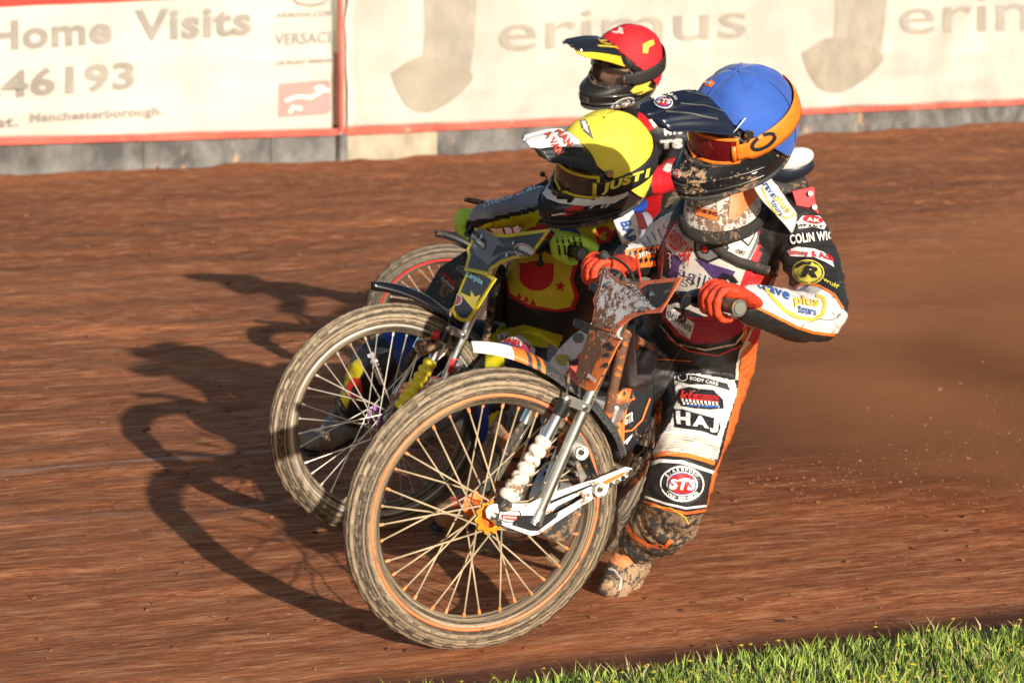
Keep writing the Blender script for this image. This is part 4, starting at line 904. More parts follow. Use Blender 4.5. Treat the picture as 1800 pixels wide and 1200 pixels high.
bibm = mat('bib_maroon', (0.30, 0.012, 0.03), .6, mud=.3, mscale=60); bibw = mat('bib_white', (0.68, 0.62, 0.56), .6, mud=.28, mscale=85, mudcol=(.27, .17, .10)); bibr = mat('bib_crimson', (0.42, 0.01, 0.035), .6, mud=.3, mscale=90); bibp = mat('bib_purple', (0.085, 0.045, 0.17), .6, mud=.3, mscale=90)
prk = mat('print_black', (0.015, 0.015, 0.018), .5, mud=.2, mscale=90); prw = mat('print_white', (0.78, 0.75, 0.71), .5, mud=.2, mscale=90); prr = mat('print_red', (0.60, 0.02, 0.02), .5, mud=.12, mscale=90); pro = mat('print_orange', (0.85, 0.19, 0.03), .5, mud=.12, mscale=90)
pry = mat('print_gold', (0.66, 0.46, 0.06), .5); pyl = mat('print_yellow', (0.78, 0.66, 0.08), .5, mud=.1); prb = mat('print_blue', (0.03, 0.09, 0.33), .5); prg = mat('print_grey', (0.16, 0.15, 0.15), .5, mud=.3, mscale=80); prn = mat('print_navy', (0.02, 0.03, 0.09), .5)
pa = lambda n, p, T, m, off=.003, par=r1, **k: patch(n, p, T, m, par, off, **k)
st_ = lambda n, p, w_, T, m, off=.004, par=r1, **k: stroke(n, p, w_, T, m, par, off, **k)
tx = lambda s, q, T, m, par=r1, bold=.02, off=.007, **k: text(s, q, T, m, par, bold, off, **k)
bib = [(1200, 384), (1183, 392), (1172, 408), (1164, 440), (1157, 480), (1153, 520), (1163, 556), (1188, 590), (1222, 604), (1266, 602), (1300, 586), (1312, 560), (1314, 500), (1330, 462), (1352, 415), (1372, 372), (1345, 366), (1300, 372), (1250, 380)]
pa('race_jacket', bib, tk, bibm, .004)
pa('race_jacket_panel', [(1202, 389), (1186, 396), (1177, 412), (1169, 442), (1163, 480), (1160, 515), (1176, 538), (1236, 554), (1298, 560), (1306, 500), (1322, 462), (1345, 412), (1362, 374), (1300, 376), (1250, 386)], tk, bibw, .006)
pa('race_jacket_panel', [(1162, 530), (1185, 541), (1236, 556), (1306, 560), (1306, 574), (1294, 585), (1264, 598), (1224, 600), (1192, 587), (1168, 557)], tk, bibr, .0065)
pa('stripe', [(1358, 380), (1371, 374), (1356, 408), (1334, 455), (1322, 482), (1312, 512), (1300, 505), (1308, 480), (1322, 450), (1342, 412)], tk, red, .0075)
pa('stripe', [(1352, 374), (1358, 376), (1340, 412), (1318, 455), (1313, 455), (1334, 410)], tk, prg, .0075)
pa('emblem', [(1181, 446), (1199, 452), (1192, 488), (1174, 490)], tk, bibp, .008); pa('emblem', [(1222, 454), (1293, 476), (1288, 484), (1263, 497), (1250, 484), (1238, 470)], tk, bibp, .008)
pa('emblem', [(1170, 432), (1183, 444), (1176, 488), (1166, 484), (1168, 458)], tk, prk, .0085); [st_('emblem', [(1176 + k * 1.0, 444 + k * 9), (1181, 447 + k * 9), (1179, 452 + k * 9)], 2, tk, prw, .010) for k in range(3)]
pa('emblem', [(1222, 415), (1240, 408), (1258, 412), (1275, 420), (1282, 436), (1270, 452), (1245, 462), (1228, 455), (1220, 438)], tk, prk, .009); pa('emblem', [(1225, 418), (1240, 412), (1256, 416), (1272, 424), (1277, 436), (1266, 448), (1246, 457), (1231, 451), (1224, 437)], tk, prg, .0105)
pa('emblem', [(1232, 432), (1246, 428), (1252, 436), (1244, 446), (1234, 444)], tk, prk, .012); pa('emblem', ell(1240, 437, 5, 5), tk, prr, .0135); pa('emblem', ell(1262, 428, 6, 4), tk, prk, .012)
pa('emblem', [(1262, 486), (1272, 478), (1290, 484), (1298, 494), (1284, 503), (1270, 498)], tk, prk, .010); [st_('emblem', [(1266 + 6 * k, 492 - k), (1272 + 6 * k, 498 - k), (1279 + 6 * k, 499 - k)], 2.2, tk, prw, .012) for k in range(3)]
tx('REDCAR', [(1188, 400), (1225, 436), (1212, 470), (1172, 424)], tk, prw, bold=.05, off=.0135); tx('REDCAR', [(1188, 402), (1223, 437), (1212, 467), (1174, 424)], tk, prr, bold=.02, off=.0165)
tx('agili', [(1200, 464), (1252, 484), (1246, 508), (1193, 486)], tk, prn, bold=-.004, off=.024)
pa('number_panel', [(1313, 392), (1332, 402), (1316, 433), (1295, 414)], tk, prk, .010); pa('number_panel', [(1313, 395), (1329, 404), (1315, 429), (1298, 413)], tk, bibw, .0115); tx('7', [(1310, 398), (1323, 404), (1311, 424), (1302, 418)], tk, prk, bold=.05, off=.016)
tx('#15', [(1298, 435), (1310, 441), (1306, 449), (1294, 443)], tk, prk, off=.015)
st_('emblem', [(1186, 540), (1210, 545), (1236, 556), (1205, 551)], 5, tk, prk, .010)
for k in range(46):
    x = 1232 + (k % 10) * 7.6 + (k // 10 % 2) * 3.8; y = 566 + (k // 10) * 7.5
    if inpoly(np.array([x]), np.array([y]), [(1225, 562), (1304, 564), (1296, 582), (1262, 596), (1228, 596)])[0]: pa('dot', ell(x, y, 1.7, 1.7, n=8), tk, bibm, .009, step=9)
pa('sponsor_panel', [(1175, 533), (1222, 567), (1214, 595), (1196, 584), (1172, 556)], tk, prw, .010); tx('erimus', [(1178, 540), (1219, 568), (1215, 582), (1174, 552)], tk, prk, bold=.005, off=.015); tx('solicitors', [(1188, 571), (1210, 585), (1208, 590), (1187, 576)], tk, prg, off=.012)
st_('piping', [(1160, 570), (1190, 604), (1240, 614), (1292, 604), (1312, 578)], 3, tk, wht2, .006); st_('piping', [(1172, 592), (1210, 616), (1262, 624), (1304, 606)], 2.5, tk, prr, .006)
st_('seam_stitch', [(1120, 588), (1128, 610), (1142, 632), (1175, 632), (1215, 634)], 1.6, tk, pro, .003); st_('seam_stitch', [(1205, 601), (1180, 640), (1170, 660)], 1.2, tk, prg, .003)
st_('side_piping', [(1368, 470), (1340, 520), (1322, 575), (1306, 610)], 4, tk, wht2, .006); st_('side_piping', [(1318, 600), (1302, 614), (1296, 640), (1294, 668)], 5, tk, wht2, .006)
# harness strap over the race jacket
hs1 = st_('harness_strap', [(1228, 380), (1238, 402), (1256, 428), (1274, 446), (1300, 459), (1335, 470), (1374, 480)], 15, tk, mat('strap_muddy', (.035, .03, .026), .85, mud=.42, mscale=75, mudcol=(.16, .10, .06), bump=.5), .016)
if hs1: solid(hs1, .004, 0)
# arm prints
tx('COLIN WIG', [(1388, 413), (1462, 406), (1464, 422), (1391, 430)], ta, prw, bold=.035, off=.005)
pa('emblem', [(1384, 441), (1402, 434), (1432, 438), (1448, 444), (1462, 458), (1466, 470), (1452, 462), (1430, 452), (1412, 452), (1388, 450)], ta, prw, .004); tx('Jenny & Ada', [(1388, 437), (1462, 448), (1466, 464), (1388, 449)], ta, prr, bold=.02, off=.006, arc=.1)
pa('emblem', ell(1421, 479, 28, 22, 8), ta, pyl, .004); st_('emblem', ell(1421, 479, 25, 19, 8), 1.5, ta, prk, .006, closed=True); tx('R', [(1406, 466), (1438, 470), (1438, 490), (1408, 488)], ta, prk, bold=.05, off=.006, shear=.3); st_('emblem', [(1400, 470), (1412, 464), (1426, 464)], 5, ta, prk, .0065)
tx('wulf', [(1446, 486), (1474, 502), (1472, 510), (1446, 494)], ta, pyl, off=.005)
pa('emblem', [(1400, 392), (1410, 380), (1440, 380), (1452, 396), (1448, 404), (1430, 400), (1404, 402)], ta, prw, .004); pa('emblem', ell(1428, 387, 18, 7, 8), ta, prr, .006); tx('AK', [(1418, 383), (1440, 386), (1440, 392), (1418, 390)], ta, prw, off=.008); tx('WP RACE', [(1402, 394), (1446, 397), (1446, 402), (1402, 400)], ta, prk, off=.006)
st_('piping', [(1307, 531), (1335, 542), (1365, 557), (1402, 575), (1430, 584), (1462, 588), (1484, 584)], 5, ta, pro, .004); st_('piping', [(1392, 512), (1399, 504), (1414, 499), (1440, 503), (1466, 518), (1482, 543)], 4, ta, pro, .004)
tx('trave', [(1326, 493), (1388, 513), (1386, 528), (1332, 506)], ta, prb, off=.005); tx('plus', [(1394, 519), (1440, 524), (1438, 544), (1396, 540)], ta, pry, bold=.03, off=.006); tx('tours', [(1402, 536), (1434, 544), (1433, 555), (1401, 548)], ta, prb, off=.0065)
st_('emblem', [(1342, 502), (1356, 522), (1378, 545), (1402, 558), (1428, 562), (1445, 552), (1450, 535), (1446, 524), (1434, 520)], 6, ta, pry, .005)
st_('seam', [(1408, 578), (1412, 570), (1440, 560), (1462, 562), (1478, 552)], 1.2, ta, prg, .005)
for k in range(7): st_('ruffle', [(1126 + k * 10, 420 - k * 6), (1134 + k * 10, 432 - k * 4)], 1.6, tr1, prg, .003)
pa('sleeve_print', [(1098, 440), (1140, 434), (1178, 426), (1182, 452), (1150, 468), (1104, 472)], tr1, pro, .004, step=4); 
for k in range(16):
    x = 1104 + (k % 8) * 9; y = 444 + (k // 8) * 14 - (k % 8); pa('sleeve_print', [(x, y), (x + 5, y - 4), (x + 7, y + 3), (x + 2, y + 7)], tr1, prk, .006, step=6)
tx('JENKINS', [(1120, 446), (1172, 434), (1173, 442), (1122, 454)], tr1, prw, off=.007)
# leg prints
pa('thigh_patch', [(1190, 657), (1222, 660), (1278, 674), (1283, 686), (1248, 676), (1214, 676), (1188, 668)], tl, prk, .004); st_('emblem', ell(1201, 663, 8, 7), 1.5, tl, prw, .006, closed=True); tx('BODY CARE', [(1214, 662), (1262, 672), (1261, 678), (1213, 668)], tl, prw, off=.006)
pa('emblem', [(1187, 698), (1196, 684), (1212, 680), (1230, 684), (1254, 686), (1270, 702), (1272, 718), (1250, 720), (1222, 718), (1200, 714)], tl, prk, .004)
for k in range(10): x = 1198 + k * 6.6; pa('emblem', [(x, 700 + k * .7), (x + 3.5, 700 + k * .8), (x + 4.5, 706 + k * .8), (x + 1, 706 + k * .8)], tl, prw, .006); pa('emblem', [(x + 3, 707 + k * .8), (x + 6.5, 707 + k * .8), (x + 6.5, 712 + k * .6), (x + 3, 712 + k * .6)], tl, prw, .006)
tx('kls', [(1196, 686), (1228, 690), (1226, 704), (1196, 702)], tl, prr, bold=.03, off=.008, shear=.2); [st_('emblem', [(1222, 694 + 4 * k), (1262, 698 + 4 * k)], 2, tl, prr, .008) for k in range(3)]; st_('emblem', [(1206, 713), (1232, 714), (1262, 716)], 3.5, tl, prb, .008)
pa('emblem', [(1184, 719), (1200, 719), (1262, 737), (1266, 752), (1260, 766), (1232, 757), (1186, 751)], tl, prk, .004)
tx('H', [(1189, 722), (1213, 726), (1214, 749), (1190, 746)], tl, prw, bold=.06, off=.006); tx('A', [(1218, 729), (1244, 735), (1246, 754), (1217, 749)], tl, prw, bold=.06, off=.006); tx('J', [(1250, 731), (1262, 737), (1261, 762), (1246, 758)], tl, prw, bold=.06, off=.006)
for k in range(8): st_('stretch_rib', [(1166 - k * 2.4, 765 + k * 4.6), (1200, 763 + k * 4.6), (1236, 769 + k * 4.8), (1266 - k * 1.5, 778 + k * 4.6)], 1.8, tl, wht2, .0035)
st_('piping', [(1144, 803), (1172, 796), (1210, 800), (1256, 814)], 8, tl, pro, .004); st_('piping', [(1136, 818), (1160, 810), (1200, 812), (1254, 830)], 6, tl, prw, .005)
kneeT = tl
st_('knee_badge', ell(1199, 850, 37, 30, 4), 2.6, kneeT, prw, .006, closed=True); pa('knee_badge', ell(1199, 850, 27, 21, 4), kneeT, prw, .006); pa('knee_badge', ell(1199, 850, 25, 19, 4), kneeT, prb, .0075); pa('knee_badge', ell(1199, 850, 23, 17, 4), kneeT, prr, .009)
tx('STS', [(1177, 840), (1224, 842), (1223, 860), (1177, 858)], kneeT, prw, bold=.06, off=.0115, shear=.25)
def arc_text(s, cx, cy, a, b, t0, t1, hh, T, m, par, off, flip=False):
    for i, ch in enumerate(s):
        if ch == ' ': continue
        t = R(t0 + (t1 - t0) * (i + .5) / len(s)); x = cx + a * math.cos(t); y = cy - b * math.sin(t); tx_, ty = -math.sin(t) * a, -math.cos(t) * b
        if not flip: tx_, ty = -tx_, -ty
        l = math.hypot(tx_, ty); tx_ /= l; ty /= l; wd = hh * .36; nx, ny = ty, -tx_; c_ = lambda p, q: (x + tx_ * p + nx * q, y + ty * p + ny * q)
        text(ch, [c_(-wd, hh / 2), c_(wd, hh / 2), c_(wd, -hh / 2), c_(-wd, -hh / 2)], T, m, par, .03, off)
arc_text('STAKEFORD', 1199, 850, 32, 25.5, 150, 30, 7, kneeT, prw, r1, .0075); arc_text('TYRE SERVICES', 1199, 850, 32, 25.5, 212, 328, 6.5, kneeT, prw, r1, .0075, True)
st_('piping', [(1134, 872), (1170, 884), (1205, 892), (1246, 888)], 4, tl, prw, .005); st_('piping', [(1132, 880), (1168, 893), (1205, 901), (1240, 896)], 5, tl, org, .004); st_('piping', [(1142, 888), (1180, 892), (1204, 908), (1210, 920)], 2.5, tl, pry, .004)
st_('trouser_cuff', [(1100, 918), (1112, 940), (1140, 958), (1170, 960), (1180, 948)], 7, tl, org, .004)
# boots
bm_ = mat('boot_muddy', (.06, .05, .045), .85, mud=.68, mscale=48, mudcol=(.38, .25, .14), bump=.8, bscale=70)
b1 = boot(r1, P(1148, 925, 7.06), P(1108, 982, 7.12), P(1068, 1026, 6.99), (.12, -.25, 1), bm_, .052, mudm)
bt = tgt_obj(b1); pa('boot_panel', [(1070, 966), (1090, 974), (1118, 975), (1112, 990), (1096, 1000), (1074, 988)], bt, mat('boot_orange', (.72, .26, .10), .6, mud=.5, mscale=60), .004, b1)
st_('boot_toe_band', [(1046, 1006), (1060, 998), (1080, 1002), (1092, 1018), (1088, 1036)], 4, bt, mat('boot_white', (.5, .48, .45), .5, mud=.4), .005, b1); st_('boot_toe_band', [(1042, 1020), (1062, 1010), (1078, 1016), (1082, 1030)], 2, bt, mudm, .005, b1)
gr_ = mat('boot_grey', (.16, .13, .12), .8, mud=.9, mscale=40, bump=.6)
b2 = boot(r1, P(915, 748, 7.22), P(850, 862, 7.34), P(775, 900, 7.22), (.35, -.2, .9), gr_, .060, blackr)
bt2 = tgt_obj(b2); pa('boot_panel', [(884, 768), (922, 742), (930, 790), (900, 826), (876, 824)], bt2, mat('boot_rust', (.46, .12, .05), .7, mud=.5, mscale=60), .004, b2); tx('GRANT', [(884, 792), (918, 772), (918, 786), (884, 808)], bt2, prk, b2, off=.006); st_('boot_edge', [(872, 830), (850, 850), (846, 868)], 4, bt2, pro, .004, b2)
pa('boot_panel', [(790, 876), (812, 868), (820, 884), (796, 896)], bt2, mat('boot_red', (.62, .12, .07), .6, mud=.3), .004, b2)
# gloves
A1_ = n1
gc = barp_at(bike1, .365); glove(r1, gc, n1, -r1v, V((.15, -.2, 1)), P(1322, 534, 6.275), .050, glr, org)
gc2 = barp_at(bike1, -.275); glove(r1, gc2, -n1, -r1v, V((.2, 0, 1)), P(1104, 455, 6.95), .042, glr, org)
# neck roll, brace, shoulder strap
cl_ = P(1270, 335, 6.78); ring_ = [cl_ + V((math.cos(t) * .105, -math.sin(t) * .10, -.015 - .05 * max(0, math.sin(t)) + .035 * math.cos(t) * .4)) for t in np.linspace(0, 2 * math.pi, 49)]
nv_ = []; [nv_.extend([p + V((0, 0, -.045)), (p * .55 + (cl_ + V((math.cos(t) * .085, -math.sin(t) * .082, .05))) * .45) + V((0, 0, -.01)), cl_ + V((math.cos(t) * .080, -math.sin(t) * .077, .05))]) for p, t in zip(ring_, np.linspace(0, 2 * math.pi, 49))]
nr = MB().add(nv_, [(3 * i + j, 3 * i + 3 + j, 3 * i + 4 + j, 3 * i + 1 + j) for i in range(48) for j in (0, 1)]).build('neck_brace', mat('brace_white_muddy', (.62, .56, .50), .6, mud=.62, mscale=80, mudcol=(.2, .12, .07)), r1); nt_ = tgt_obj(nr)
MB().tube([p + V((0, 0, -.050)) + (p - cl_).normalized() * .004 for p in ring_], .017, 12, ell=.6, up=V((0, 0, 1))).build('brace_padding', mat('padding_muddy', (.022, .02, .018), .9, mud=.4, mscale=80, mudcol=(.18, .11, .065), bump=.6), r1)
pa('brace_print', [(1284, 336), (1325, 326), (1332, 345), (1296, 384), (1280, 386)], nt_, org, .004); pa('brace_print', [(1220, 362), (1262, 372), (1260, 388), (1224, 378)], nt_, pro, .004); tx('JENKINS', [(1222, 363), (1262, 373), (1261, 383), (1223, 373)], nt_, prk, off=.006)
bk = MB(); bkM = Matrix(((.80, -.35, .48), (.55, .70, -.40), (-.2, .62, .76)))
sb = bevel(MB().ball(P(1392, 280, 6.80), .060, 14, 1.0, .62, .50, Matrix.Rotation(R(-14), 3, 'Y')).build('brace_rear', mat('brace_white', (.78, .76, .74), .4), r1), .001)
MB().ball(P(1388, 298, 6.82), .068, 14, 1.0, .66, .46, Matrix.Rotation(R(-14), 3, 'Y')).build('brace_rear_pad', mat('brace_navy', (.015, .02, .035), .4), r1)
MB().tube([P(1345, 330, 6.80), P(1375, 335, 6.84), P(1412, 320, 6.86)], .028, 12).build('brace_strut', blackr, r1)
def ribbon(name, pts, w_, th, m, parent, up=None):
    pp = cr([tuple(P(*p)) for p in pts], 8); o = MB().tube(pp, th, 16, ell=w_ / th, up=up).build(name, m, parent); return o
ss = ribbon('shoulder_strap', [(1330, 306, 6.70), (1350, 335, 6.64), (1372, 362, 6.66), (1396, 392, 6.72)], .032, .006, wht, r1, V((.25, -.9, .45)))
stt = tgt_obj(ss); st_('strap_edge', [(1318, 322), (1338, 350), (1360, 378), (1380, 404)], 5, stt, pro, .003); st_('strap_edge', [(1346, 302), (1370, 328), (1392, 350), (1412, 376)], 5, stt, pro, .003)
tx('travel', [(1346, 314), (1368, 344), (1358, 350), (1338, 322)], stt, prb, off=.004); tx('plus', [(1366, 338), (1392, 368), (1380, 378), (1358, 352)], stt, pry, off=.004); tx('tours', [(1360, 350), (1376, 376), (1370, 380), (1354, 356)], stt, prb, off=.005); st_('emblem', [(1340, 330), (1350, 356), (1366, 376), (1384, 384), (1396, 376)], 3, stt, pry, .004)
ep = plate('epaulette', [(1392, 336), (1428, 328), (1432, 332), (1432, 350), (1440, 378), (1400, 362)], red, r1, P(1410, 352, 6.78), V((.25, -.95, .1)), .006); 
for p in ((1425, 340), (1432, 364)): sharp(MB().disc(P(*p, 6.77), V((0, -1, 0)), .007, .004, 12).build('stud', steel, r1))
# helmet
hm1 = hmat(1302, 217, 6.52, (-.85, -.39, -.35), (.47, -.78, -.40))
carb = mat('helmet_black', (0.012, 0.012, 0.014), .22, mud=.32, mscale=55, mudcol=(.36, .24, .14), coat=.3, col2=(.035, .035, .037), c2scale=4, c2th=.5, stretch=(50, 50, 50))
H1 = dict(shell=mat('helmet_black_muddy', (0.014, 0.014, 0.016), .28, mud=.42, mscale=70, mudcol=(.36, .24, .14)), cap=mat('cap_blue', (0.022, 0.095, 0.43), .75, bump=.3, bscale=300, var=.15, sheen=.2), peak=mat('peak_navy', (0.010, 0.014, 0.028), .28, mud=.18, mscale=90, mudcol=(.4, .28, .17)), lens=mat('lens_red', (0.16, 0.008, 0.012), .04, .35, coat=1.0, var=.1), frame=mat('goggle_orange', (0.9, 0.20, 0.02), .35, mud=.1), strap=mat('strap_orange', (0.88, 0.20, 0.012), .6, mud=.05, bump=.3, bscale=200), seed=3, rise=.055, capx=.088)
helmet(r1, hm1, H1, .285, .075)
hT = tgt_obj(H1['strapo']); cT = tgt_obj(H1['capo']); pT = tgt_obj(H1['peako']); sT = tgt_obj(H1['shello']); hh = H1['h']
st_('strap_logo', ell(1342, 249, 22, 10, -30), 6.5, hT, prk, .003, hh, closed=True)
pa('cap_badge', [(1233, 137), (1238, 134), (1250, 140), (1258, 147), (1250, 154), (1238, 150)], cT, pro, .003, hh); pa('cap_badge', [(1237, 140), (1252, 146), (1248, 150), (1238, 146)], cT, prw, .005, hh)
pa('peak_badge', ell(1167, 180, 21, 14, 8), pT, prk, .003, hh); pa('peak_badge', ell(1166, 180, 17, 11, 8), pT, prw, .0045, hh); pa('peak_badge', ell(1166, 180, 15, 9.4, 8), pT, prb, .006, hh); pa('peak_badge', ell(1166, 180, 12.5, 7.5, 8), pT, prr, .0075, hh); tx('STS', [(1154, 174), (1180, 178), (1179, 186), (1154, 183)], pT, prw, hh, bold=.05, off=.009, shear=.2)
arc_text('STAKEFORD', 1167, 180, 22, 15, 125, 10, 4.5, pT, prw, hh, .006)
pa('chin_badge', ell(1190, 306, 7, 8), sT, prw, .004, hh); pa('chin_badge', ell(1190, 306, 6, 7), sT, prr, .006, hh); tx('STS', [(1185, 303), (1196, 304), (1196, 309), (1185, 308)], sT, prw, hh, off=.008)
pa('shell_badge', ell(1325, 302, 6, 3.5, -10), sT, prw, .004, hh)
for q_, w2 in (([(1150, 172), (1200, 158), (1250, 172)], 2), ([(1170, 196), (1215, 200), (1262, 210)], 3), ([(1196, 182), (1240, 186), (1272, 196)], 2)): stroke('peak_print_and_highlight', q_, w2, pT, mat('peak_highlight', (.10, .10, .09), .4), hh, .003)  # grey graphic lines, painting highlights along the peak's ridges and near edge
MB().tube([hm1 @ V((.10, .098, .052)), hm1 @ V((.085, .112, .075)), hm1 @ V((.06, .118, .10))], .0015, 6).build('cap_elastic', prw, hh)
# shield prints on the first bike
c_ = C1; sT = tgt_obj(c_['N1'], c_['N2']); pb = lambda n, p, m, off=.003, **k: patch(n, p, sT, m, bike1, off, **k)
pb('shield_sheet', [(1064, 474), (1078, 491), (1092, 502), (1112, 505), (1118, 512), (1142, 538), (1124, 546), (1104, 553), (1086, 568), (1078, 579), (1045, 568), (1051, 541), (1048, 527), (1056, 508)], PLATE, .0035)
pb('shield_corner', [(1140, 500), (1188, 495), (1172, 528), (1160, 541), (1148, 538), (1128, 508)], blackr, .0035); pb('shield_bar', [(1104, 500), (1114, 500), (1154, 543), (1146, 545)], prw, .005)
text('JENKINS', [(1110, 499), (1156, 538), (1151, 543), (1104, 503)], sT, prk, bike1, .03, .007)
pb('shield_sheet', [(1048, 577), (1078, 586), (1060, 604), (1052, 596)], PLATE, .0035)
pb('shield_mud', [(1016, 640), (1028, 606), (1042, 585), (1060, 600), (1058, 622), (1046, 642), (1036, 668), (1020, 676), (1014, 660)], mat('mud_layer', (.80, .19, .05), .8, var=.2, vscale=40, bump=.8, bscale=160, mud=.85, mscale=55, mudcol=(.16, .08, .045)), .005)
for k in range(12):
    x, y = 1066 + (k * 7) % 20 - k, 604 + k * 6; pb('camo_patch', [(x, y), (x + 6, y - 3), (x + 9, y + 3), (x + 4, y + 7), (x - 2, y + 5)], prk, .005)
text('JENKINS', [(1036, 656), (1052, 668), (1048, 676), (1032, 664)], sT, prw, bike1, .04, .007); text('LHS', [(1080, 584), (1096, 588), (1094, 596), (1078, 592)], sT, prw, bike1, .03, .007)
pb('cable_slot', [(1048, 566), (1066, 572), (1063, 579), (1045, 573)], blackr, .006)
lk_ = tgt_obj(*[o for o in bike1.children if o.name.startswith('fork_link')]); q_ = lambda n, p, m, off=.003: patch(n, p, lk_, m, bike1, off, 8)
q_('link_print', [(900, 922), (932, 932), (946, 932), (978, 908), (990, 884), (962, 903), (934, 905), (908, 905)], prk); q_('link_print', [(985, 872), (1040, 850), (1042, 853), (1002, 870), (964, 886), (962, 882)], prk); stroke('link_print', [(946, 904), (966, 898), (1020, 878)], 2, lk_, pro, bike1, .004); q_('link_print', [(1058, 846), (1096, 829), (1098, 833), (1064, 852)], pro)
q_('link_badge', [(881, 903), (909, 905), (907, 914), (882, 911)], prr, .004); text('JENKINS', [(883, 905), (907, 907), (906, 912), (883, 910)], lk_, prw, bike1, .03, .006); stroke('link_badge', [(878, 896), (912, 897), (915, 902), (913, 918), (890, 917), (876, 910), (878, 896)], 1.5, lk_, prk, bike1, .004)
# side cover and radiator shaped tank panel, left of the frame
sc = plate('side_cover', [(1112, 604), (1121, 600), (1131, 625), (1144, 660), (1148, 700), (1140, 742), (1120, 778), (1096, 800), (1084, 806), (1078, 790), (1072, 770), (1080, 730), (1084, 680), (1090, 645)], blackp, bike1, P(1110, 700, 6.98), V((.55, -.83, .1)), .02, bev=.006); cT_ = tgt_obj(sc); pc_ = lambda n, p, m, off=.003: patch(n, p, cT_, m, bike1, off, 6)
camo = mat('camo_orange', (.86, .20, .04), .5, col2=(.03, .03, .03), c2scale=38, c2th=.54)
pc_('cover_print', [(1113, 607), (1120, 604), (1120, 625), (1112, 660), (1102, 700), (1094, 740), (1092, 770), (1082, 790), (1074, 770), (1082, 730), (1087, 680), (1093, 645)], camo, .004); stroke('cover_print', [(1121, 606), (1122, 630), (1112, 665), (1102, 705), (1095, 745), (1094, 785)], 4, cT_, pro, bike1, .006); stroke('cover_print', [(1096, 758), (1110, 756), (1128, 738), (1142, 700)], 3, cT_, pro, bike1, .006)
text('SRA', [(1104, 680), (1118, 652), (1122, 658), (1108, 690)], cT_, prr, bike1, .03, .007); text('Give', [(1098, 704), (1114, 694), (1114, 702), (1098, 712)], cT_, pro, bike1, .03, .007); text('GTR', [(1098, 730), (1112, 722), (1112, 740), (1096, 748)], cT_, prw, bike1, .03, .007); stroke('cover_print', [(1092, 782), (1106, 768), (1112, 762), (1100, 780)], 2.5, cT_, prw, bike1, .006)
MB().ball(P(1092, 640, 6.95), .03, 10, .7, .7, 1.5).build('amber_cap', mat('amber', (.8, .28, .0), .12, .3, coat=1), bike1)
tcv = plate('tank_cover', [(965, 640), (985, 612), (1010, 588), (1044, 566), (1056, 575), (1060, 640), (1040, 690), (1000, 690), (975, 668)], mat('cover_white_red', (.66, .60, .60), .45, mud=.35, mscale=70), bike1, P(1010, 630, 7.0), V((-.45, -.88, .15)), .03, bev=.008)
kT = tgt_obj(tcv); patch('cover_print', ell(990, 632, 13, 10, 10), kT, mat('badge_olive', (.42, .34, .06), .5), bike1, .003); patch('cover_print', ell(1017, 594, 10, 9), kT, prg, bike1, .003); patch('cover_print', [(994, 656), (1018, 622), (1040, 604), (1052, 640), (1038, 684), (1002, 676)], kT, mat('print_salmon', (.75, .13, .10), .5, mud=.3), bike1, .003); text('MB', [(1002, 632), (1018, 630), (1018, 642), (1002, 644)], kT, prk, bike1, .03, .005)
# low engine parts seen through the front wheel
ex_ = MB().ball(P(1000, 940, 7.35), .06, 14, 1.1, 1, .9); ex_.build('engine_sump', mudm, bike1)
pp = [P(x, y, 7.3) for x, y in ((960, 975), (978, 990), (996, 1004))]; d = (pp[2] - pp[0]); o = MB()
for i in range(12): o.disc(pp[0] + d * (i / 11), d, .014, .004, 14)
o.tube([pp[0], pp[2]], .010, 10); o.build('footrest_spring', mudm, bike1)
plate('calliper_guard', [(960, 880), (1020, 868), (1012, 920), (996, 946), (975, 950), (950, 938)], mat('guard_dark', (.035, .035, .035), .5, mud=.3), bike1, c1 + n1 * .02, n1, .02)
# ------------------------------------------------------------ rider in the yellow cap (middle)
r2 = thing('person', P(1000, 900, 8.1), 'crouching speedway rider in yellow cap cover and lime gloves, with number 6 race jacket', 'person', 'speedway riders')
bl2 = mat('suit_black', (0.014, 0.014, 0.018), .5, bump=.35, bscale=45, mud=.15, mscale=80); gy2 = mat('suit_grey', (0.24, 0.24, 0.28), .55, bump=.3, bscale=45); ye2 = mat('suit_yellow', (0.62, 0.52, 0.012), .55, bump=.3, bscale=45); bu2 = mat('suit_blue', (0.01, 0.05, 0.30), .5, bump=.3)
body2 = Body([
    ('torso', [(968, 660, 8.42, .10), (966, 600, 8.3, .105), (968, 520, 8.12, .112), (1005, 440, 8.0, .125), (1040, 395, 7.92, .115), (1058, 350, 7.85, .06)], 1.42, V((-.3, -.95, .1))),
    ('arm_r', [(1010, 400, 7.95, .085), (962, 366, 7.98, .070), (918, 368, 8.02, .052), (880, 374, 7.96, .046), (846, 382, 7.86, .038)], None, None),
    ('arm_l', [(1075, 400, 7.92, .09), (1112, 405, 7.98, .074), (1128, 435, 8.0, .062), (1112, 460, 7.92, .055), (1068, 452, 7.72, .043)], None, None),
    ('leg_r', [(975, 640, 8.42, .11), (890, 625, 8.4, .105), (790, 610, 8.36, .10), (700, 625, 8.32, .088), (660, 645, 8.32, .082), (640, 685, 8.38, .070), (622, 712, 8.44, .058)], None, None),
    ('leg_l', [(980, 655, 8.40, .108), (945, 645, 8.2, .106), (905, 650, 8.0, .10), (862, 700, 7.88, .086), (868, 770, 7.95, .072), (895, 850, 8.0, .06), (912, 890, 7.98, .052)], None, None)],
    .0068, .005, 11).finish('body', [bl2, gy2, ye2, bu2], r2)
body2.paint([(800, 330), (1000, 300), (985, 350), (930, 366), (860, 384), (800, 390)], 1, ['arm_r'])
body2.paint([(830, 406), (858, 392), (925, 376), (965, 364), (935, 405), (860, 425)], 2, ['arm_r'])
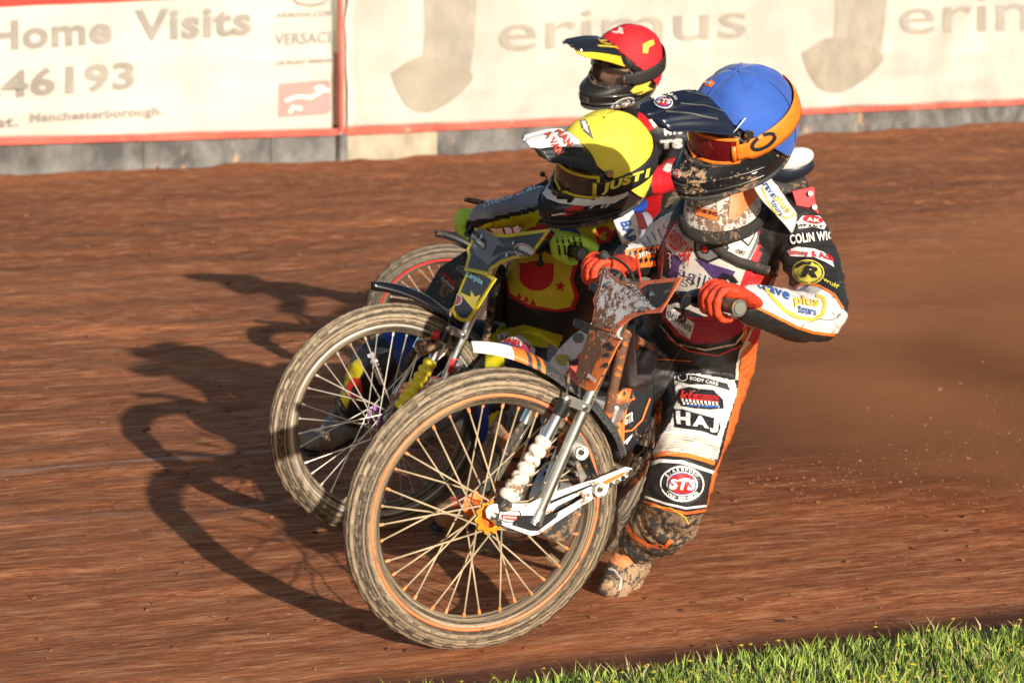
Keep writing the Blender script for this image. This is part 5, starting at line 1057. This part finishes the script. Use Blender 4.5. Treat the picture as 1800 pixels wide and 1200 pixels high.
body2.paint([(1085, 380), (1160, 370), (1160, 430), (1110, 430)], 1, ['arm_l'])
body2.paint([(885, 580), (920, 570), (990, 590), (980, 615), (900, 600)], 2, ['leg_r', 'leg_l', 'torso'])
body2.paint([(856, 600), (888, 560), (896, 600), (880, 660), (850, 680)], 2, ['leg_r', 'leg_l']); body2.paint([(965, 550), (990, 540), (1030, 600), (990, 690), (960, 670)], 1, ['leg_l'])
body2.paint([(670, 590), (700, 570), (730, 600), (720, 660), (700, 650), (690, 610)], 3, ['leg_r']); body2.paint([(840, 690), (858, 680), (858, 780), (838, 770)], 3, ['leg_l']); body2.paint([(858, 730), (880, 720), (876, 800), (860, 790)], 2, ['leg_l'])
body2.paint([(600, 650), (632, 628), (640, 650), (622, 680), (610, 720), (598, 700)], 2, ['leg_r'])
t2 = body2.tgt('torso', 'arm_l', 'leg_l'); t2a = body2.tgt('arm_r'); t2l = body2.tgt('leg_r'); t2m = body2.tgt('leg_l', 'torso', 'leg_r')
jy = mat('bib_yellow', (0.60, 0.50, 0.02), .6, bump=.2, bscale=60); jr = mat('bib_red', (0.45, 0.008, 0.018), .6); jb = mat('bib_blue', (0.015, 0.05, 0.28), .6)
q2 = lambda n, p, m, off=.004, T=None, **k: patch(n, p, T or t2, m, r2, off, **k)
s2 = lambda n, p, w_, m, off=.006, T=None, **k: stroke(n, p, w_, T or t2, m, r2, off, **k)
x2 = lambda s, q, m, off=.010, T=None, bold=.02, **k: text(s, q, T or t2, m, r2, bold, off, **k)
q2('race_jacket', [(944, 336), (925, 360), (900, 400), (888, 440), (886, 490), (893, 520), (930, 540), (980, 548), (1010, 544), (1018, 520), (1008, 490), (1020, 455), (1060, 430), (1092, 400), (1080, 375), (1050, 378), (1010, 370), (960, 350)], jr, .004)
q2('race_jacket_panel', [(946, 342), (929, 362), (904, 402), (893, 440), (891, 488), (898, 515), (932, 535), (980, 543), (1003, 538), (1010, 520), (1002, 490), (1012, 450), (1054, 425), (1085, 398), (1072, 386), (1050, 388), (1005, 380), (960, 362)], jy, .007)
q2('emblem', [(932, 385), (945, 375), (955, 400), (975, 430), (985, 425), (960, 395)], jr, .009); q2('emblem', [(930, 398), (937, 384), (962, 402), (976, 420), (940, 418), (926, 418)], jr, .009); q2('emblem', ell(944, 484, 30, 26, 5), jr, .009); q2('emblem', [(916, 480), (914, 462), (974, 462), (974, 480)], jr, .009)
q2('emblem', star(986, 502, 11, 8), jr, .009); q2('emblem', star(911, 399, 7, 5), jr, .009)
for k in range(3): q2('emblem', [(914 + 12 * k, 512 + 6 * k), (919 + 12 * k, 524 + 6 * k), (909 + 12 * k, 523 + 6 * k)], jr, .009, step=5)
q2('sash', [(953, 386), (975, 390), (1030, 418), (1036, 430), (1010, 442), (990, 430), (966, 404)], jb, .009); q2('sash', [(975, 384), (1000, 386), (1036, 428), (1012, 440)], jb, .0085)
x2('uards', [(974, 384), (1020, 428), (1006, 440), (962, 394)], pyl, .012, bold=.04)
q2('number_panel', ell(1061, 413, 15, 16), prr, .010); x2('6', [(1055, 405), (1068, 407), (1066, 422), (1053, 420)], jy, .018, bold=.05)
q2('thigh_patch', [(873, 590), (890, 584), (920, 592), (940, 614), (938, 640), (905, 630), (878, 612)], prw, .005, t2m); q2('thigh_patch', [(876, 600), (930, 612), (932, 630), (905, 624), (880, 610)], prb, .007, t2m); x2('SUNFLEX', [(880, 588), (934, 608), (934, 622), (878, 600)], prr, .009, t2m, .04)
x2('Mitas', [(654, 616), (684, 668), (668, 678), (646, 624)], prw, .006, t2l, .05, shear=.2); q2('knee_badge', [(612, 676), (624, 662), (636, 668), (638, 690), (626, 706), (612, 696)], prr, .006, t2l); q2('knee_badge', ell(625, 685, 6, 9, 20), prk, .008, t2l)
x2('metalcraft', [(850, 352), (950, 318), (952, 330), (850, 366)], mat('print_pale_blue', (.6, .75, .85), .5), .005, t2a, .02)
# boots and gloves
boot(r2, P(632, 700, 8.42), P(608, 735, 8.50), P(538, 768, 8.3), (.15, -.35, 1), mat('boot_ash', (.20, .20, .20), .7, mud=.5, mscale=40), .056, blackr)
b_ = r2.children[-1]; bt_ = tgt_obj(b_); patch('boot_logo', [(556, 745), (572, 722), (584, 716), (580, 730), (564, 752)], bt_, prw, b_, .005); patch('boot_logo', [(560, 744), (572, 727), (579, 722), (576, 730), (564, 748)], bt_, prr, b_, .007)
boot(r2, P(915, 880, 7.98), P(918, 928, 7.86), P(846, 972, 7.62), (.1, -.25, 1), mudm, .054, mudm)
lime = mat('glove_lime', (0.56, 0.80, 0.07), .6, mud=.08, bump=.4, bscale=150)
ga, gb = barp_at(bike2, .365), barp_at(bike2, -.375)
n2 = mw(bike2).to_3x3().col[2].copy(); rv2 = mw(bike2).to_3x3().col[0].copy()
G1 = glove(r2, ga, n2, -rv2, V((.1, -.25, 1)), P(1066, 451, 7.74), .042, lime, bl2)
G2 = glove(r2, gb, -n2, -rv2, V((.1, -.2, 1)), P(846, 382, 7.88), .030, lime, bu2)
gT = tgt_obj(G1)
gx_, gy_ = pix(ga)
for k in range(5): stroke('glove_stripe', [(gx_ - 22 + 10 * k, gy_ - 22 - k), (gx_ - 17 + 10 * k, gy_ - 8), (gx_ - 15 + 9 * k, gy_ + 8)], 3.6, gT, prk, G1, .003)
# neck brace and strap
c_ = P(1056, 352, 7.84); ring_ = [c_ + V((math.cos(t) * .13, -math.sin(t) * .11, -.01 - .03 * max(0, math.sin(t)))) for t in np.linspace(0, 2 * math.pi, 41)]
MB().tube(ring_, .015, 14).build('neck_roll', bu2, r2)
ss = ribbon('shoulder_strap', [(1082, 360, 7.72), (1096, 380, 7.68), (1106, 410, 7.70), (1112, 432, 7.76)], .036, .007, prw, r2, V((.2, -.95, .3))); sT_ = tgt_obj(ss)
text('BAR', [(1108, 386), (1120, 424), (1104, 430), (1090, 390)], sT_, prb, r2, .04, .004); stroke('strap_emblem', ell(1090, 374, 8, 8), 2, sT_, prr, r2, .004, closed=True); [stroke('strap_emblem', [(1082, 370 + 5 * k), (1098, 370 + 5 * k)], 1.8, sT_, prr, r2, .004) for k in range(2)]
ep2 = plate('epaulette', [(1110, 368), (1130, 376), (1140, 402), (1128, 404), (1116, 392)], mat('cloth_pink_red', (.62, .09, .12), .6), r2, P(1120, 385, 7.76), V((.25, -.95, .1)), .006)
hm2 = hmat(1060, 287, 7.66, (-.86, -.43, -.27), (.45, -.77, -.44), 1.05)
def pf2(u, v): return 1 if (u > .05 and -.75 < v < .42) else 0
H2 = dict(shell=mat('helmet_black2', (0.02, 0.02, 0.022), .25, coat=.4, mud=.1), cap=mat('cap_yellow', (0.88, 0.72, 0.06), .75, bump=.3, bscale=300, var=.08), peak=[prk, mat('peak_white', (.72, .72, .72), .3)], peakf=pf2, lens=mat('lens_smoke', (0.10, 0.075, 0.06), .05, alpha=.62, coat=1), frame=mat('frame_yellow', (.8, .62, .02), .35), strap=mat('strap_black', (0.015, 0.015, 0.018), .6), seed=9, rise=.030, capx=.095, ridge=prk)
helmet(r2, hm2, H2, .252, .075); hh = H2['h']
hT = tgt_obj(H2['strapo']); pT = tgt_obj(H2['peako']); cT = tgt_obj(H2['capo']); sT_ = tgt_obj(H2['shello'])
text('JUST1', [(1056, 324), (1142, 295), (1144, 313), (1058, 343)], hT, pyl, hh, .06, .005, .2)
text('MAN', [(986, 224), (1008, 252), (998, 262), (976, 230)], pT, mat('print_brick', (.55, .07, .04), .5), hh, .05, .004); text('A VAN', [(966, 228), (992, 268), (980, 274), (956, 236)], pT, mat('print_brick', (.55, .07, .04), .5), hh, .05, .004); text('54', [(998, 262), (1016, 262), (1014, 270), (1000, 270)], pT, prk, hh, .05, .004)
cb = [(1020, 212), (1030, 210), (1036, 222), (1044, 246), (1030, 234), (1022, 226)]; patch('cap_badge', cb, cT, prg, hh, .003); patch('cap_badge', [(1022, 214), (1029, 213), (1033, 223), (1036, 235), (1028, 228)], cT, prw, hh, .005)
patch('shell_print', [(952, 318), (966, 334), (985, 345), (1030, 350), (1085, 340), (1102, 330), (1104, 342), (1080, 356), (1030, 362), (985, 358), (962, 350), (946, 330)], sT_, mat('shell_white', (.74, .74, .73), .25, coat=.4), hh, .008)
for p, m_ in (([(988, 372), (1010, 360), (1030, 356), (1022, 372), (992, 380)], prr), ([(945, 345), (960, 338), (976, 358), (972, 376), (948, 372)], prk), ([(1030, 356), (1056, 352), (1100, 345), (1085, 366), (1040, 374), (1022, 372)], prk)): patch('shell_print', p, sT_, m_, hh, .003)
for p in ([(1036, 366), (1050, 356), (1062, 358), (1056, 366)], [(1062, 366), (1074, 354), (1084, 352)], [(970, 378), (996, 374)]): stroke('shell_print', p, 3, sT_, prw, hh, .005)
# bike two prints
c_ = C2; sT = tgt_obj(c_['N1'], c_['N2']); f2 = mv(M2)
def shr(poly, s=.9):
    cx = sum(p[0] for p in poly) / len(poly); cy = sum(p[1] for p in poly) / len(poly); return [(cx + (x - cx) * s, cy + (y - cy) * s) for x, y in poly]
def on2(x, y): return PX2(x, y)
_A = mw(bike2) @ M1.inverted()
def PX2(x, y):
    x = (1078 + (x - 1078) * 1.28) if y < 575 else (1050 + (x - 1050) * 1.28)
    return pix(_A @ PL(x, y, c_['so'], c_['spn']))
up_s = [(1065, 474), (1078, 490), (1092, 501), (1117, 504), (1150, 500), (1188, 495), (1172, 522), (1160, 541), (1128, 545), (1106, 553), (1086, 568), (1078, 578), (1046, 567), (1052, 541), (1049, 527), (1057, 508)]
patch('shield_sheet', [PX2(*p) for p in up_s], sT, mat('shield_charcoal', (.035, .035, .042), .4), bike2, .003); g2 = mat('print_slate', (.16, .16, .19), .4)
patch('shield_print', [PX2(*p) for p in [(1066, 480), (1100, 503), (1120, 530), (1150, 541), (1110, 540), (1084, 566), (1078, 556), (1060, 540), (1054, 520)]], sT, g2, bike2, .005); patch('shield_print', [PX2(*p) for p in [(1100, 520), (1130, 530), (1110, 536), (1090, 545)]], sT, prk, bike2, .0065)
patch('shield_badge', [(830, 404), (834, 402), (856, 424), (852, 440), (830, 420)], sT, prk, bike2, .008); text('solutions', [(832, 408), (856, 428), (852, 438), (830, 416)], sT, prw, bike2, .03, .010); patch('shield_badge', [(823, 401), (832, 402), (830, 424), (820, 422)], sT, prw, bike2, .008)
patch('shield_badge', ell(924, 443, 20, 13, 30), sT, prw, bike2, .008); stroke('shield_badge', ell(924, 443, 17, 10.5, 30), 1.6, sT, prr, bike2, .0095, closed=True); text('domino', [(908, 432), (942, 450), (938, 458), (906, 441)], sT, prk, bike2, .04, .010)
lo_s = [(1044, 576), (1078, 590), (1086, 598), (1078, 614), (1064, 640), (1050, 666), (1040, 680), (1032, 679), (1024, 672), (1018, 658), (1025, 634), (1035, 602)]
patch('shield_sheet', [PX2(*p) for p in lo_s], sT, mat('shield_charcoal', (.035, .035, .042), .4), bike2, .003)
text('ACERBIS', [(836, 560), (870, 500), (876, 506), (845, 566)], sT, pyl, bike2, .05, .006); text('Carpite', [(824, 475), (852, 492), (848, 504), (818, 488)], sT, mat('print_sky', (.25, .5, .6), .4), bike2, .04, .006)
patch('shield_badge', ell(804, 527, 10, 10), sT, prw, bike2, .006); patch('shield_badge', ell(804, 527, 8.4, 8.4), sT, mat('print_rose', (.5, .06, .10), .4), bike2, .0075)
patch('shield_print', [(806, 512), (828, 522), (829, 510), (836, 522), (846, 518), (834, 545)], sT, pyl, bike2, .006)
tube('lever_guard', [P(818, 351, 8.35), P(836, 354, 8.32), P(872, 364, 8.25)], [.007, .010, .010], blackm, bike2)
# remote damper reservoir and right hand leg guard on the second bike
o = MB().tube([P(738, 612, 7.86), P(765, 604, 7.90), P(790, 594, 7.96)], [.026, .027, .024], 18); sharp(o.build('damper_reservoir', blackm, bike2)); MB().tube([P(764, 596, 7.88), P(768, 582, 7.88)], .013, 12).build('reservoir_knob', redpl, bike2)
tc2 = plate('tank_cover', [(775, 470), (822, 440), (824, 480), (802, 530), (790, 560), (745, 520)], blackp, bike2, P(790, 500, 8.5), V((-.45, -.88, .15)), .03, bev=.008); T_ = tgt_obj(tc2); text('SMJ', [(780, 478), (802, 496), (800, 504), (778, 486)], T_, prr, bike2, .04, .004); text('PLATINUM', [(778, 486), (800, 506), (798, 510), (776, 490)], T_, prw, bike2, .02, .004)
lk_ = tgt_obj(*[o for o in bike2.children if o.name.startswith('fork_tube')]); patch('fork_badge', [(792, 630), (806, 630), (800, 655), (786, 655)], lk_, prr, bike2, .002, 5)
# ------------------------------------------------------------ rider in the red cap (behind)
r3 = thing('person', P(1140, 600, 11.3), 'speedway rider in red cap cover and black and red suit, furthest back of the three', 'person', 'speedway riders')
bl3 = mat('suit_black3', (0.02, 0.02, 0.022), .55, bump=.3); re3 = mat('suit_red', (0.68, 0.012, 0.02), .55, bump=.3); wh3 = mat('suit_white', (.72, .66, .6), .55)
body3 = Body([
    ('torso', [(1088, 425, 11.95, .12), (1096, 375, 11.75, .125), (1118, 305, 11.35, .13), (1128, 240, 11.1, .13), (1115, 205, 11.0, .10), (1108, 170, 10.9, .06)], 1.4, V((-.3, -.95, .1))),
    ('arm_l', [(1145, 225, 11.0, .09), (1185, 235, 11.0, .078), (1200, 270, 10.95, .07), (1185, 305, 10.8, .062), (1150, 320, 10.6, .055), (1120, 330, 10.5, .045)], None, None),
    ('arm_r', [(1085, 225, 11.1, .085), (1045, 235, 11.1, .074), (1015, 270, 11.1, .065), (1000, 300, 11.0, .058), (985, 320, 10.8, .045)], None, None),
    ('leg_l', [(1100, 430, 11.95, .12), (1100, 455, 11.6, .10), (1088, 500, 11.3, .085), (1100, 560, 11.5, .07), (1110, 590, 11.6, .06)], None, None),
    ('leg_r', [(1075, 430, 12.0, .12), (1035, 450, 11.8, .10), (990, 480, 11.5, .085), (980, 540, 11.8, .07), (975, 570, 11.9, .06)], None, None)],
    .009, .006, 21).finish('body', [bl3, re3, wh3], r3)
body3.paint([(1000, 150), (1062, 150), (1050, 240), (1000, 260)], 1, ['arm_r']); body3.paint([(1125, 190), (1180, 180), (1165, 215), (1140, 230), (1120, 215)], 1); body3.paint([(1135, 285), (1210, 275), (1215, 330), (1150, 345)], 1, ['arm_l']); body3.paint([(1130, 330), (1165, 330), (1160, 380), (1120, 440), (1100, 420)], 1, ['torso', 'leg_l'])
t3 = body3.tgt('torso', 'arm_l'); 
for s_, q in (('MTS', [(1166, 222), (1198, 218), (1200, 236), (1168, 238)]), ('TS', [(1160, 246), (1200, 244), (1200, 262), (1162, 262)]), ('M', [(1172, 288), (1196, 292), (1194, 312), (1164, 300)])): text(s_, q, t3, wh3, r3, .08, .006)
patch('stripe', [(1140, 210), (1152, 205), (1160, 215), (1150, 225)], t3, wh3, r3, .006)
boot(r3, P(1108, 580, 11.6), P(1105, 620, 11.6), P(1070, 650, 11.4), (0, -.2, 1), bl3, .055); boot(r3, P(975, 565, 11.9), P(975, 600, 11.9), P(935, 612, 11.7), (0, -.2, 1), bl3, .055)
n3 = mw(bike3).to_3x3().col[2].copy(); rv3 = mw(bike3).to_3x3().col[0].copy()
glove(r3, barp_at(bike3, .365), n3, -rv3, V((.1, -.2, 1)), P(1120, 330, 10.5), .042, bl3)
hm3 = hmat(1101, 112, 10.62, (-.81, -.55, -.22), (.58, -.68, -.38), 1.07)
def pf3(u, v): return 1 if (v > .72 and u > .1) or (v > .3 and u < .45 and v < .40) else (2 if .5 < u < .62 and abs(v) < .3 and False else 0)
H3 = dict(shell=mat('helmet_black3', (0.016, 0.015, 0.014), .3, coat=.3), cap=mat('cap_red', (0.62, 0.014, 0.022), .75, bump=.3, bscale=200), peak=[mat('peak_black3', (.012, .012, .014), .15, coat=.6), mat('peak_yellow', (.75, .55, .03), .3)], peakf=pf3, lens=mat('lens_clear', (0.05, 0.035, 0.03), .08, alpha=.35), frame=blackr, strap=mat('strap_dark3', (.02, .018, .016), .7), seed=15, rise=.03)
helmet(r3, hm3, H3, .30, .08); hh = H3['h']
pT = tgt_obj(H3['peako']); cT = tgt_obj(H3['capo']); sT_ = tgt_obj(H3['shello'])
patch('peak_badge', ell(1012, 108, 21, 11, 14), pT, prk, hh, .004); patch('peak_badge', ell(1012, 108, 19, 9.5, 14), pT, mat('print_silver', (.62, .62, .64), .4), hh, .006); text('Arai', [(998, 99), (1028, 106), (1026, 115), (996, 108)], pT, prk, hh, .05, .008, .2)
patch('peak_print_and_highlight', ell(1066, 70, 15, 8, 12), pT, mat('print_amber', (.6, .36, .03), .4), hh, .004); patch('cap_badge', [(1066, 50), (1076, 44), (1094, 50), (1096, 60), (1078, 58)], cT, prw, hh, .004); patch('cap_badge', [(1072, 50), (1088, 52), (1086, 56), (1074, 55)], cT, prr, hh, .006)
patch('cap_badge', [(1130, 78), (1138, 74), (1148, 70), (1150, 78), (1140, 84), (1138, 94), (1130, 93)], cT, pyl, hh, .004)
patch('chin_badge', ell(1094, 184, 25, 11, -25), sT_, prk, hh, .003); stroke('chin_badge', ell(1094, 184, 22, 9, -25), 2, sT_, prw, hh, .005, closed=True); text('Arai', [(1078, 186), (1104, 174), (1108, 181), (1082, 193)], sT_, prw, hh, .04, .006)
patch('shell_print', [(1108, 160), (1126, 142), (1146, 140), (1138, 152), (1148, 156), (1126, 166), (1116, 166)], sT_, pyl, hh, .004)
# ------------------------------------------------------------ dirt thrown up behind the riders
rd = random.Random(12); mb = MB()
o0 = V((.55, 7.9, .10))
for i in range(3000):
    s = rd.random() ** .7; dist = .15 + 4.2 * s; ang = R(rd.gauss(8, 13)); el = R(max(0.5, rd.gauss(9, 8)))
    d = V((math.cos(ang) * math.cos(el), math.sin(ang) * math.cos(el), math.sin(el))); p = o0 + d * dist - V((0, 0, .035 * dist * dist)); r = rd.uniform(.0006, .0024) * (2 if rd.random() < .06 else 1) * (1.1 - .5 * s)
    if p.z < .01: p.z = rd.uniform(.01, .3) * rd.random()
    M = Matrix.Rotation(rd.uniform(0, 6), 3, 'Z') @ Matrix.Rotation(rd.uniform(0, 6), 3, 'X'); mb.box(p, r * 3.0, r * 1.6, r * 1.4, M)
o = mb.build('flying_shale', mat('clod_air', (0.22, 0.10, 0.05), .95, var=.4, vscale=3), None, False); tag(o, 'spray of shale grains thrown up behind the front rider', None, None, 'stuff')
m = bpy.data.materials.new('dust_cloud'); m.use_nodes = True; t = m.node_tree; t.nodes.clear(); N = t.nodes; L = t.links
out = N.new('ShaderNodeOutputMaterial'); pv = N.new('ShaderNodeVolumePrincipled'); L.new(pv.outputs[0], out.inputs['Volume']); pv.inputs['Color'].default_value = (.56, .24, .12, 1); pv.inputs['Anisotropy'].default_value = -.1
tc = N.new('ShaderNodeTexCoord'); mp = N.new('ShaderNodeMapping'); L.new(tc.outputs['Object'], mp.inputs[0]); mp.inputs['Rotation'].default_value = (0, R(12), R(-8)); mp.inputs['Scale'].default_value = (.5, 1.3, 2.2)
nz = N.new('ShaderNodeTexNoise'); nz.inputs['Scale'].default_value = 2.1; nz.inputs['Detail'].default_value = 5; nz.inputs['Roughness'].default_value = .6; L.new(mp.outputs[0], nz.inputs['Vector'])
mr = N.new('ShaderNodeMapRange'); mr.inputs[1].default_value = .36; mr.inputs[2].default_value = .68; L.new(nz.outputs[0], mr.inputs[0])
# soft ellipsoid envelope in the cloud's own space (box spans -1..1)
ln = N.new('ShaderNodeVectorMath'); ln.operation = 'LENGTH'; m2 = N.new('ShaderNodeMapping'); L.new(tc.outputs['Object'], m2.inputs[0]); m2.inputs['Scale'].default_value = (1 / 2.3, 1 / 1.3, 1 / .72); m2.inputs['Location'].default_value = (0, 0, .42); L.new(m2.outputs[0], ln.inputs[0])
e = N.new('ShaderNodeMapRange'); e.inputs[1].default_value = .25; e.inputs[2].default_value = 1.0; e.inputs[3].default_value = 1; e.inputs[4].default_value = 0; L.new(ln.outputs['Value'], e.inputs[0])
mu = N.new('ShaderNodeMath'); mu.operation = 'MULTIPLY'; L.new(mr.outputs[0], mu.inputs[0]); L.new(e.outputs[0], mu.inputs[1]); m3 = N.new('ShaderNodeMath'); m3.operation = 'MULTIPLY'; L.new(mu.outputs[0], m3.inputs[0]); m3.inputs[1].default_value = 9.5; L.new(m3.outputs[0], pv.inputs['Density'])
bm = MB().box((0, 0, 0), 4.6, 2.6, 1.3).mesh(); dc = link('dust_cloud', bm, m, None, False); dc.location = (2.75, 9.0, .67); tag(dc, 'brown dust hanging over the track behind the front rider', None, None, 'stuff')
S.cycles.volume_step_rate = 3; S.cycles.volume_max_steps = 96; S.cycles.volume_bounces = 0
